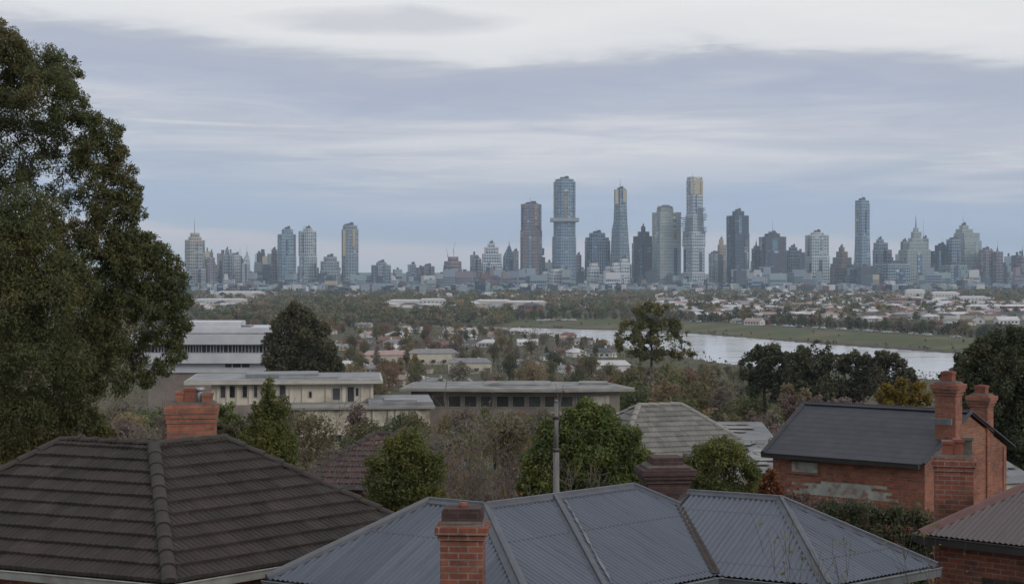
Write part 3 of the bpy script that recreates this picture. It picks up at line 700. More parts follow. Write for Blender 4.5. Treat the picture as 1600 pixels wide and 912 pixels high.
T('dark_stepped_tower', 'dark maroon stepped tower just right of the slim golden-headed tower', [(1002, 1008, 354), (997, 1014, 362), (990, 1018, 369), (988, 1021, 380)], D=4550, kind='box', yaw=.3, glass='glass_mauve', band='band_dark', masts=[(1005, 345, 356, .8)])
T('residential_tower', 'broad grey-green concrete tower with a dark plant box on its roof', [(1027, 1051, 325), (1020, 1063, 332), (1020, 1063, 380)], D=4460, kind='box', yaw=.28, glass='glass_pale', band='band_green', bandh=.4, mull=5, plant=False, masts=[(1040, 318, 326, .7)])
T('golden_crowned_tower', 'tallest blue glass tower with a gold crown and jagged balconies on its shoulders', [(1074, 1097, 276.5), (1073, 1098, 281), (1073, 1098, 305), (1070, 1100, 335, 1072, 1098), (1066, 1102, 362, 1067, 1102), (1068, 1101, 385), (1066, 1102, 425)], D=4400, kind='box', yaw=.55, glass='glass_blue', band='band_white', bandh=.3, plant=False, accents=[('gold_panel', 'gold_glass', 1078, 1093, 279, 304, 16), ('gold_panel', 'gold_glass', 1094.5, 1097, 284, 303, 9)])
T('yellow_tower', 'narrow yellow tower with a stepped top, half hidden behind the tallest tower', [(1124, 1130, 374), (1122, 1134, 382), (1121, 1134, 400)], D=4700, glass='glass_bronze', band='band_tan')
T('office_block', 'low pale block between the tallest tower and the dark slab tower', [(1108, 1121, 396)], D=4650, glass='glass_pale', band='band_grey')
T('slab_tower', 'dark two-toned slab tower with a rooftop box, alone right of the tallest tower', [(1145, 1162, 330), (1136, 1169, 337), (1136, 1170, 365)], D=4460, kind='box', yaw=.42, glass='glass_dark', band='band_dark', bandh=.3, masts=[(1152, 314, 330, .6)])
T('statue_topped_tower', 'slim dark block topped by a small ornamental figure', [(1180, 1183, 377, 1181, 1182), (1178, 1186, 384), (1175, 1188, 388)], D=4560, glass='glass_dark', band='band_mauve', plant=False)
T('mauve_block', 'wide mauve block with a long thin mast on the roof', [(1196, 1217, 365), (1188, 1226, 370), (1188, 1227, 395)], D=4500, kind='box', yaw=.15, glass='glass_mauve', band='band_dark', masts=[(1207, 341, 366, .7)])
T('round_topped_block', 'low rounded dark block touching the right side of the wide mauve block', [(1232, 1246, 386), (1228, 1250, 391), (1228, 1251, 402)], D=4550, kind='round', glass='glass_mauve', band='band_steel')
T('glass_slab_tower', 'pale teal glass slab between the low rounded block and the brown stepped block', [(1268, 1286, 363), (1260, 1293, 367), (1260, 1294, 400)], D=4480, kind='box', yaw=.2, glass='glass_teal', band='band_white', bandh=.3)
T('stepped_tower', 'brown stepped block left of the tall tapering tower', [(1311, 1319, 386), (1307, 1324, 393), (1302, 1330, 402), (1298, 1331, 412)], D=4560, kind='oct', glass='glass_mauve', band='band_brown', masts=[(1315, 380, 388, .8)])
T('tapering_tower', 'tall slim blue-grey tower tapering slightly to a flat top, on the right', [(1337, 1357, 313), (1337, 1358, 317), (1335, 1360, 368, 1337, 1358), (1332, 1362, 420, 1334, 1361)], D=4460, kind='box', yaw=.5, glass='glass_blue', band='band_steel', bandh=.24, masts=[(1347, 300, 313, .6)])
T('stepped_tower', 'grey-mauve stepped block just right of the tall tapering tower', [(1370, 1380, 374), (1366, 1386, 379), (1365, 1392, 390)], D=4540, kind='box', glass='glass_mauve', band='band_steel', masts=[(1373, 369, 376, .8)])
T('spire_tower', 'pale green deco tower with a tall lattice spire and dark shoulders', [(1428, 1434, 356), (1425, 1438, 362), (1421, 1441, 372), (1414, 1446, 378), (1409, 1450, 390)], D=4460, kind='box', yaw=.1, glass='glass_pale', band='band_green', masts=[(1431, 336, 357, 2.2), (1443, 342, 374, .6)], plant=False)
T('office_block', 'dark block close behind the right shoulder of the deco spire tower', [(1441, 1450, 372)], D=4540, glass='glass_dark', band='band_steel')
T('office_block', 'slim dark block at the left shoulder of the deco spire tower', [(1408, 1418, 377)], D=4540, glass='glass_dark', band='band_mauve')
T('office_block', 'dark cube-topped block between the deco spire tower and the masted stepped tower', [(1462, 1479, 383), (1456, 1480, 392)], D=4520, glass='glass_dark', band='band_dark')
T('office_block', 'dark blue block against the left side of the masted stepped tower', [(1480, 1500, 374)], D=4500, glass='glass_dark', band='band_steel')
T('masted_tower', 'pale grey-green stepped tower with a cross-armed mast near the right edge', [(1500, 1512, 352), (1495, 1518, 358), (1493, 1528, 364), (1493, 1531, 376)], D=4560, kind='box', yaw=.3, glass='glass_pale', band='band_green', masts=[(1505, 336, 353, .9)])
T('office_block', 'wide mauve block right of the masted stepped tower', [(1531, 1550, 390), (1530, 1556, 395)], D=4500, glass='glass_mauve', band='band_mauve')
T('spired_tower', 'small dark block with a short spire, second from the right end of the skyline', [(1557, 1560, 386, 1558, 1559), (1551, 1566, 393)], D=4480, glass='glass_dark', band='band_mauve', plant=False)
T('spired_tower', 'dark pointed tower cut by the right edge of the picture', [(1596, 1599, 390, 1597, 1598), (1590, 1606, 400), (1584, 1612, 412)], D=4500, glass='glass_dark', band='band_mauve', plant=False)
T('office_block', 'dark blue podium block in front of the tall tapering tower', [(1330, 1366, 420)], D=4350, glass='glass_dark', band='band_dark', floor=8)
T('office_block', 'wide dark blue block low between the tapering tower and the deco spire tower', [(1368, 1420, 412)], D=4380, glass='glass_dark', band='band_steel', floor=8)
T('office_block', 'low dark glass block at the foot of the masted stepped tower', [(1470, 1508, 414)], D=4380, glass='glass_dark', band='band_teal', floor=8)
# the pale apartment cluster in the middle
for i, (x0, x1, yt, lb) in enumerate(((918, 936, 411, 'white stepped apartment block leftmost of those below the dark chamfered block'), (934, 950, 428, 'lowest of the white apartment blocks below the dark chamfered block'),
        (943, 958, 416, 'white apartment block with balconies left of the tallest pale one'), (966, 983, 404, 'tallest of the white apartment blocks, at the foot of the slim golden-headed tower'), (954, 968, 410, 'slim white apartment block against the tallest pale one'),
        (845, 860, 424, 'pale low block at the left foot of the ringed tower'), (858, 882, 420, 'pale flat block directly in front of the ringed tower'))):
    T('apartment_block', lb, [(x0 + 3, x1 - 2, yt), (x0, x1, yt + 6), (x0 - 1, x1 + 1, yt + 22)], D=4150 - 20 * i, glass='glass_blue', band='band_white', floor=8, bandh=.45, mull=8, cat='apartment block', group='white apartment blocks in the middle of the skyline')
# projecting storey rings and jagged balconies
def extra(tw, nm, mat, boxes, D):
    b = MB()
    for x0, x1, yt, yb, dep in boxes: b.box((X((x0 + x1) / 2, D), D, (Z(yt, D) + Z(yb, D)) / 2), ((x1 - x0) / F * D, dep, (yb - yt) / F * D))
    b.build(nm, M[mat], tw)
byname = {o.name: o for o in bpy.data.objects}
extra(byname['ringed_tower'], 'sky_ring', 'band_grey', [(860, 904, 341, 346.5, 78)], 4450)
extra(byname['golden_crowned_tower'], 'balconies', 'band_steel', [(1071 - random.Random(y).choice((1, 4, 6, 7)), 1080, y, y + 1.1, 40) for y in range(340, 368, 3)] + [(1090, 1099 + random.Random(y + 7).choice((0, 2, 4, 5)), y, y + 1.1, 40) for y in range(325, 362, 3)], 4400)
extra(byname['residential_tower'], 'roof_plant', 'band_mauve', [(1028, 1050, 322.5, 326, 30), (1034, 1046, 320.5, 323, 20)], 4460)
# two tower cranes over the pink block
for k, (px, yt, tilt, lb) in enumerate(((699, 392, -1, 'left-leaning tower crane over the pinkish block under construction'), (709, 385, 1, 'taller right-leaning tower crane over the pinkish block under construction'))):
    D = 4450; t = thing('tower_crane', lb, 'crane', (X(px, D), D, Z(401, D)), 'cranes over the pinkish block')
    b = MB(); b.tube((X(px, D), D, Z(402, D)), (X(px, D), D, Z(yt + 6, D)), 1.0, 1.0, 4); b.build('mast', M['mast_steel'], t)
    b = MB(); b.tube((X(px - tilt * 1.5, D), D, Z(yt + 8, D)), (X(px + tilt * 2.5, D), D, Z(yt - 6, D)), .8, .5, 4); b.build('jib', M['mast_steel'], t)
# low-rise blocks at the towers' feet
def lowrise_mesh(seed, wall, band):
    rnd = random.Random(seed); me_b = MB()
    w, d, h = 1, .7, 1
    n = rnd.choice((3, 4, 5, 6))
    if rnd.random() < .45: me_b.prism([(-.5, -.35), (.5, -.35), (.5, .35), (-.5, .35)], -.1, 1, 0)
    else:
        k = rnd.uniform(-.15, .2); me_b.prism([(-.5, -.35), (.5, -.35), (.5, .35), (-.5, .35)], -.1, .68, 0); me_b.prism([(-.4, -.28), (k, -.28), (k, .3), (-.4, .3)], .68, 1, 0)
    for i in range(n):
        z = (i + .35) / n * (.66 if len(me_b.f) > 6 else .97)
        for j in range(8): me_b.prism([(-.48 + j * .12, -.358), (-.48 + j * .12 + .085, -.358), (-.48 + j * .12 + .085, -.345), (-.48 + j * .12, -.345)], z, z + .38 / n, 1)
        for j in range(4): me_b.prism([(.495, -.3 + j * .16), (.507, -.3 + j * .16), (.507, -.2 + j * .16), (.495, -.2 + j * .16)], z, z + .38 / n, 1)
    me_b.prism([(-.1, -.1), (.12, -.1), (.12, .12), (-.1, .12)], .9, 1.1, 2)
    me = bpy.data.meshes.new('low_block'); me.from_pydata(me_b.v, [], me_b.f); me.polygons.foreach_set('material_index', me_b.m)
    for mm in (wall, band, 'band_dark'): me.materials.append(M[mm])
    return me
LOWC = [('white', 'band_white', 'glass_blue'), ('pale grey', 'band_grey', 'glass_blue'), ('dark blue', 'band_dark', 'glass_teal'), ('brick red', 'band_red', 'glass_dark'), ('steel blue', 'band_steel', 'glass_dark'), ('mauve', 'band_mauve', 'glass_blue'), ('tan', 'band_tan', 'glass_dark'), ('grey-green', 'band_teal', 'glass_blue')]
LOWM = [[lowrise_mesh(i * 10 + j, c[1], c[2]) for j in range(4)] for i, c in enumerate(LOWC)]
LZONE = ((270, 600, 'left'), (600, 860, 'middle-left'), (860, 1140, 'middle'), (1140, 1400, 'middle-right'), (1400, 1640, 'right'))
rnd = random.Random(77); LOWN = 0
for i in range(285):
    px = rnd.uniform(262, 1640); D = rnd.uniform(3500, 4700)
    ybase = HY + (CAMZ - 5) / D * F
    hpx = rnd.choice((7, 9, 12, 14, 18, 22, 26, 30, 34)) * (1.0 if D > 3900 else .6)
    if 560 < px < 690: hpx *= .7
    if px > 1130: hpx *= 1.1
    h = hpx / F * D; w = rnd.uniform(8, 28) / F * D
    ci = rnd.choices(range(8), (3.2, 3, 5, 1, 6, 3, 1, 3.5))[0]
    o = link('low_building', LOWM[ci][rnd.randrange(4)], None, (X(px, D), D, gz(X(px, D), D)))
    o.scale = (w, rnd.uniform(18, 45), h); o.rotation_euler.z = rnd.uniform(-.35, .35)
    zn = [z[2] for z in LZONE if z[0] - 10 <= px <= z[1]][0]
    tag(o, f'low {LOWC[ci][0]} city block at the foot of the {zn} part of the skyline', 'building', f'low {LOWC[ci][0]} blocks below the {zn} skyline')

for i in range(120):
    px = rnd.choice((rnd.uniform(300, 470), rnd.uniform(720, 1000), rnd.uniform(1100, 1630), rnd.uniform(1280, 1630), rnd.uniform(300, 1630))); D = rnd.uniform(4560, 5100)
    top = rnd.uniform(392, 424) if not 590 < px < 730 else rnd.uniform(412, 426)
    h = Z(top, D) - gz(X(px, D), D); ci = rnd.choices(range(8), (3, 4, 5, 1, 5, 4, 1.2, 3))[0]
    o = link('mid_rise_building', LOWM[ci][rnd.randrange(4)], None, (X(px, D), D, gz(X(px, D), D)))
    o.scale = (rnd.uniform(8, 22) / F * D, rnd.uniform(18, 40), h); o.rotation_euler.z = rnd.uniform(-.35, .35)
    zn = [z[2] for z in LZONE if z[0] - 10 <= px <= z[1]][0]
    tag(o, f'{LOWC[ci][0]} mid-rise block behind the {zn} part of the skyline', 'building', f'{LOWC[ci][0]} mid-rise blocks behind the {zn} skyline')
def tiny_blocks():
    b = MB(); r = random.Random(8); mats = ['band_white', 'band_grey', 'band_dark', 'band_steel', 'band_mauve', 'band_teal', 'band_red', 'glass_dark']
    for i in range(3000):
        px = r.uniform(262, 1645) if i % 7 else r.choice((r.uniform(-200, 262), r.uniform(1645, 1850))); D = r.uniform(3450, 5000); x = X(px, D); h = r.uniform(5, 22); g0 = gz(x, D)
        b.box((x, D, g0 + h / 2), (r.uniform(4, 20), r.uniform(8, 16), h), r.uniform(-.4, .4), r.choices(range(8), (5, 3, 6, 5, 2, 3, 1.2, 6))[0])
    tag(b.build('far_roofscape', [M[m] for m in mats]), 'crowd of tiny far roofs and walls packed round the foot of the skyline', 'buildings', kind='stuff')
tiny_blocks()

# ------------------------------------------------------------------ roofs and chimneys
def bisect_poly(bm, pts, nrm):
    n = len(pts)
    for i in range(n):
        a, b = pts[i], pts[(i + 1) % n]; e = (b - a)
        if e.length < 1e-5: continue
        out = e.cross(nrm).normalized()
        bmesh.ops.bisect_plane(bm, geom=bm.verts[:] + bm.edges[:] + bm.faces[:], plane_co=a, plane_no=out, clear_outer=True, dist=1e-5)
def roof_face(poly, kind, uvoff=0.0):
    """poly: counter-clockwise from above, first edge is the eave; returns (verts, faces, uvs) of a profiled roof covering cut to the polygon"""
    p0, p1 = Vector(poly[0]), Vector(poly[1])
    u = (p1 - p0).normalized()
    nrm = Vector((0, 0, 0)); n = len(poly)
    for i in range(n):
        a, b = Vector(poly[i]), Vector(poly[(i + 1) % n]); nrm += Vector(((a.y - b.y) * (a.z + b.z), (a.z - b.z) * (a.x + b.x), (a.x - b.x) * (a.y + b.y)))
    if nrm.z < 0: nrm = -nrm
    nrm = (nrm - u * nrm.dot(u)).normalized(); v = nrm.cross(u)
    loc = [((Vector(q) - p0).dot(u), (Vector(q) - p0).dot(v)) for q in poly]
    a0, a1 = min(x for x, _ in loc), max(x for x, _ in loc); b0, b1 = min(y for _, y in loc), max(y for _, y in loc)
    bm = bmesh.new(); uvl = bm.loops.layers.uv.new('UVMap'); rng = random.Random(int(uvoff * 1000) + n)
    def strip(bs, hs, prof, step):
        na = int((a1 - a0) / step) + 2; rows = []
        for b_, h in zip(bs, hs):
            rows.append([bm.verts.new(p0 + u * (a0 + i * step) + v * b_ + nrm * (h + prof(a0 + i * step, b_))) for i in range(na)])
        for r in range(len(rows) - 1):
            for i in range(na - 1):
                f = bm.faces.new((rows[r][i], rows[r][i + 1], rows[r + 1][i + 1], rows[r + 1][i]))
                f.smooth = kind == 'iron'
    if kind == 'iron':
        strip([b0, b1], [.02, .02], lambda a, b: .012 * math.sin(2 * math.pi * a / .085), .085 / 6)
    elif kind == 'tile':
        c = .345; k = 0; b = b0
        while b < b1:
            sh = rng.uniform(0, .3); hv = {}
            def prof(a, bb, k=k, hv=hv):
                t = math.floor(a / .3)
                if t not in hv: hv[t] = (rng.uniform(-.004, .005), rng.uniform(-.004, .004))
                s = (a / .3 - t)
                rib = .020 * abs(math.sin(math.pi * s * 3)) ** .7 + (.008 if s < .12 else 0)
                return rib + hv[t][0] + hv[t][1] * s
            strip([b, b + .012, b + c + .03], [.0, .058, .010], prof, .3 / 15)
            b += c; k += 1
    elif kind == 'slate':
        c = .27; b = b0
        while b < b1:
            strip([b, b + .005, b + c + .02], [.0, .006, .002], lambda a, bb: 0, .9); b += c
    else: strip([b0, b1], [.02, .02], lambda a, b: 0, max(.5, (a1 - a0)))
    bm.normal_update()
    bisect_poly(bm, [p0 + u * x + v * y for x, y in loc], nrm)
    for f in bm.faces:
        for l in f.loops:
            d = l.vert.co - p0; l[uvl].uv = (d.dot(u) + uvoff, d.dot(v) + uvoff * .37)
    return bm
def roof_obj(name, polys, kind, mat, parent, org):
    me = bpy.data.meshes.new(name); big = bmesh.new()
    for i, p in enumerate(polys):
        bm = roof_face(p, kind, 3.7 * i); tmp = bpy.data.meshes.new('tmp'); bm.to_mesh(tmp); bm.free(); big.from_mesh(tmp); bpy.data.meshes.remove(tmp)
    bmesh.ops.translate(big, verts=big.verts, vec=-Vector(org)); big.to_mesh(me); big.free(); me.materials.append(M[mat])
    return link(name, me, parent)
def tile_caps(b, p0, p1, r=.12, seg=.40, rnd=random.Random(9)):
    p0, p1 = Vector(p0), Vector(p1); d = p1 - p0; n = max(1, round(d.length / seg)); d.normalize(); s = Vector((d.y, -d.x, 0)).normalized(); up = s.cross(d)
    if up.z < 0: up = -up
    L_ = (p1 - p0).length / n
    for i in range(n):
        q0, q1 = p0 + d * (i * L_ - .05), p0 + d * ((i + 1) * L_); ra, rb = r * rnd.uniform(1.04, 1.09), r * rnd.uniform(.94, 1.0); vs = []
        for q, rr, lift in ((q0, ra, .035 + rnd.uniform(-.006, .01)), (q1, rb, .018)):
            for k in range(7):
                a = math.pi * k / 6; vs.append(q + s * math.cos(a) * rr * 1.05 + up * (math.sin(a) * rr * .8 + lift - .03))
        fs = [(k, k + 1, 8 + k, 7 + k) for k in range(6)] + [tuple(range(7)), tuple(range(7, 14))[::-1]]
        b.grid(vs, fs)
def iron_cap(b, p0, p1, w=.17, roll=.035, m=0, drop=.35):
    """folded metal capping: two wings that follow the slopes and a roll on top"""
    p0, p1 = Vector(p0), Vector(p1); d = (p1 - p0).normalized(); s = Vector((d.y, -d.x, 0)).normalized(); up = s.cross(d)
    if up.z < 0: up = -up
    prof = [(-w, -w * drop + .03), (-w * .98, -w * drop + .05), (-roll, .05), (-roll * .7, .05 + roll), (roll * .7, .05 + roll), (roll, .05), (w * .98, -w * drop + .05), (w, -w * drop + .03)]
    n = max(1, int((p1 - p0).length / 1.8)); L_ = (p1 - p0).length / n
    for i in range(n):
        q0, q1 = p0 + d * i * L_, p0 + d * ((i + 1) * L_ + .03); e = .004 * (i % 2)
        vs = [q0 + s * a + up * (h + e) for a, h in prof] + [q1 + s * a + up * (h + e) for a, h in prof]; k = len(prof)
        b.grid(vs, [(j, j + 1, k + j + 1, k + j) for j in range(k - 1)] + [tuple(range(k)), tuple(range(k, 2 * k))[::-1]], m)
def valley(b, p0, p1, w=.13, m=0):
    p0, p1 = Vector(p0), Vector(p1); d = (p1 - p0).normalized(); s = Vector((d.y, -d.x, 0)).normalized()
    prof = [(-w, .05), (-w * .55, .055), (0, .04), (w * .55, .055), (w, .05)]
    vs = [q + s * a + Vector((0, 0, h)) for q in (p0, p1) for a, h in prof]
    b.grid(vs, [(j, j + 1, 6 + j, 5 + j) for j in range(4)], m)
def gutter(b, p0, p1, out, m=0, w=.13, h=.11):
    """open quad gutter hung along an eave; out = outward direction"""
    p0, p1 = Vector(p0), Vector(p1); out = Vector((out[0], out[1], 0)).normalized()
    prof = [(-.03, .0), (-.03, -h), (w * .85, -h), (w, -.01), (w + .018, .022), (w + .012, .032), (w - .012, .01), (w * .8, -.02), (.02, -.015), (.0, 0)]
    k = len(prof); vs = [q + out * a + Vector((0, 0, z - .012)) for q in (p0, p1) for a, z in prof]
    b.grid(vs, [(j, (j + 1) % k, k + (j + 1) % k, k + j) for j in range(k)] + [tuple(range(k)), tuple(range(k, 2 * k))[::-1]], m)
def chimney(parent, c, w, d, z0, z1, rz, mat, corbel=(.35, 3), cap=True, pots=1, pot_h=.3, pot_mat='terracotta_pot', name='chimney', shaft_above=0.0, square_pot=False, step=.035):
    """brick stack: shaft, corbelled courses, weathered mortar cap, pots as sub-parts; z1 = top of the brickwork"""
    b = MB(); ca, sa = math.cos(rz), math.sin(rz); ux, uy = (ca, sa), (-sa, ca)
    ch, n = corbel; zc = z1 - ch - shaft_above
    b.obox(c, ux, uy, -w / 2, w / 2, -d / 2, d / 2, z0, zc + .002)
    for i in range(n):
        e = step * (i + 1); za = zc + ch * i / (n + 1); zb = zc + ch * (i + 1) / (n + 1) + (0 if i < n - 1 else ch / (n + 1) * .45)
        b.obox(c, ux, uy, -w / 2 - e, w / 2 + e, -d / 2 - e, d / 2 + e, za, zb + .003 * i)
    e = step * max(1, n - 1)
    b.obox(c, ux, uy, -w / 2 - e * .3, w / 2 + e * .3, -d / 2 - e * .3, d / 2 + e * .3, zc + ch * .8, z1 - .004, 0)
    if shaft_above: b.obox(c, ux, uy, -w / 2 * .9, w / 2 * .9, -d / 2 * .9, d / 2 * .9, z1 - shaft_above - .01, z1)
    o = b.build(name, M[mat], parent, bevel=.008)
    if cap:
        b = MB(); k = .86 if shaft_above else 1.0
        lo = [(c[0] + ux[0] * a + uy[0] * e2, c[1] + ux[1] * a + uy[1] * e2) for a, e2 in ((-w / 2 * k, -d / 2 * k), (w / 2 * k, -d / 2 * k), (w / 2 * k, d / 2 * k), (-w / 2 * k, d / 2 * k))]
        hi = [(c[0] + (x - c[0]) * .9, c[1] + (y - c[1]) * .9) for x, y in lo]
        b.prism(lo, z1, z1 + .035, 0, hi); b.build('mortar_cap', M['mortar_cap'], o)
    for i in range(pots):
        off = (i - (pots - 1) / 2) * .34; px, py = c[0] + ux[0] * off, c[1] + ux[1] * off
        b = MB()
        if square_pot:
            b.obox((px, py), ux, uy, -.15, .15, -.15, .15, z1 + .03, z1 + pot_h); b.obox((px, py), ux, uy, -.17, .17, -.17, .17, z1 + pot_h - .07, z1 + pot_h + .002); b.obox((px, py), ux, uy, -.105, .105, -.105, .105, z1 + pot_h - .02, z1 + pot_h + .02)
        else:
            prof = [(.15, .02), (.15, .08), (.115, .11), (.105, pot_h * .75), (.13, pot_h * .8), (.135, pot_h), (.10, pot_h), (.09, pot_h * .6), (.0, pot_h * .6)]; n_ = 14
            vs = [(px + r * math.cos(2 * math.pi * k / n_), py + r * math.sin(2 * math.pi * k / n_), z1 + h) for r, h in prof for k in range(n_)]
            b.grid(vs, [(j * n_ + k, j * n_ + (k + 1) % n_, (j + 1) * n_ + (k + 1) % n_, (j + 1) * n_ + k) for j in range(len(prof) - 1) for k in range(n_)], 0, True)
        b.build('chimney_pot', M[pot_mat], o)
    return o
def wall_ring(b, poly, z0, z1, inset=.35, m=0):
    cx, cy = sum(p[0] for p in poly) / len(poly), sum(p[1] for p in poly) / len(poly); n = len(poly); q = []
    for i in range(n):
        p = Vector(poly[i][:2]); a = (Vector(poly[i - 1][:2]) - p).normalized(); c = (Vector(poly[(i + 1) % n][:2]) - p).normalized(); bi = (a + c)
        if bi.length < .05: bi = Vector((cx, cy)) - p
        bi.normalize(); sgn = 1 if (a.cross(c)) < 0 else -1
        k = inset / max(.35, abs(math.sin(a.angle(c) / 2)))
        q.append(tuple(p + bi * k * sgn))
    b.prism(q, z0, z1, m)
    return q
def V3(x, y, drop): return Vector((x, y, CAMZ - drop))

# ---- brown tiled house, lower left
def tiled_house():
    V, C = V3(X(240, 26.3), 26.3, 2.95), V3(X(265, 22.3), 22.3, 4.5)
    dl, dr = Vector((-math.cos(R(22)), math.sin(R(22)), 0)), Vector((math.cos(R(46)), math.sin(R(46)), 0))
    Wl = V + dl * 1.95; Wr = V + dr * 1.46
    El = C + dl * 6.2; Er = C + dr * 5.35
    # rear side, mirrored behind the ridges
    bk = [Vector((El.x + 1.6, El.y + 6.4, El.z)), Vector((V.x - .5, V.y + 5.0, El.z)), Vector((Er.x - 2.3, Er.y + 4.4, El.z))]
    base = Vector((C.x, C.y + 4, gz(C.x, C.y + 4)))
    t = thing('tiled_house', 'house with a dark brown tiled hip roof and a stout brick chimney behind the ridge', 'house', base)
    polys = [[El, C, V, Wl], [C, Er, Wr, V], [Er, bk[2], Wr], [bk[2], bk[1], V, Wr], [bk[1], bk[0], Wl, V], [bk[0], El, Wl]]
    polys = polys[:2] + [[p - Vector((0, 0, .10)) for p in q] for q in polys[2:]]
    ro = roof_obj('roof', polys, 'tile', 'brown_tile', t, base)
    b = MB()
    for a, c in ((V, C), (Wl, V), (V, Wr), (El, Wl), (Er, Wr), (bk[2], Wr), (bk[0], Wl), (bk[1], V)):
        lo, hi = (a, c) if a.z < c.z else (c, a)
        tile_caps(b, lo + Vector((0, 0, .05)), hi + Vector((0, 0, .05)), .105 if {tuple(a), tuple(c)} == {tuple(V), tuple(C)} else .075)
    b.build('ridge_tiles', M['brown_cap'], ro)
    b = MB(); gutter(b, El, C, (-dl.y, dl.x) if (-dl.y * 0 + dl.x * -1) > 0 else (dl.y, -dl.x)); b2 = (dr.y, -dr.x); gutter(b, C, Er, b2)
    b.build('gutter', M['gutter_pale'], t)
    ring = [El, C, Er, bk[2], bk[1], bk[0]]
    b = MB(); b.face([p - Vector((0, 0, .12)) for p in ring]); b.build('eave_lining', M['gutter_pale'], t)
    b = MB(); q = wall_ring(b, ring, base.z - .6, El.z - .13, .45); b.build('wall', M['old_red_brick'], t)
    ch = chimney(t, (X(300, 28.1), 28.1), .86, .62, CAMZ - 4.2, Z(630, 28.1), R(8), 'red_brick', corbel=(.34, 3), pots=0, step=.016)
    org = ORG[ch.name]
    for px, h, mt, nm in ((283, .2, 'red_brick', 'chimney_pot'), (297, .26, 'terracotta_pot', 'chimney_pot'), (312, .24, 'pot_metal', 'flue_pipe'), (324, .17, 'red_brick', 'chimney_pot')):
        x, z = X(px, 28.1), Z(630, 28.1)
        b = MB()
        if nm == 'flue_pipe': b.tube((x, 28.1, z), (x, 28.1, z + h), .06, .06, 10); b.tube((x, 28.1, z + h), (x, 28.1, z + h + .05), .10, .09, 10)
        else: b.box((x, 28.1, z + h / 2), (.19, .22, h), R(8)); b.box((x, 28.1, z + h), (.22, .25, .05), R(8))
        b.build(nm, M[mt], ch)
tiled_house()

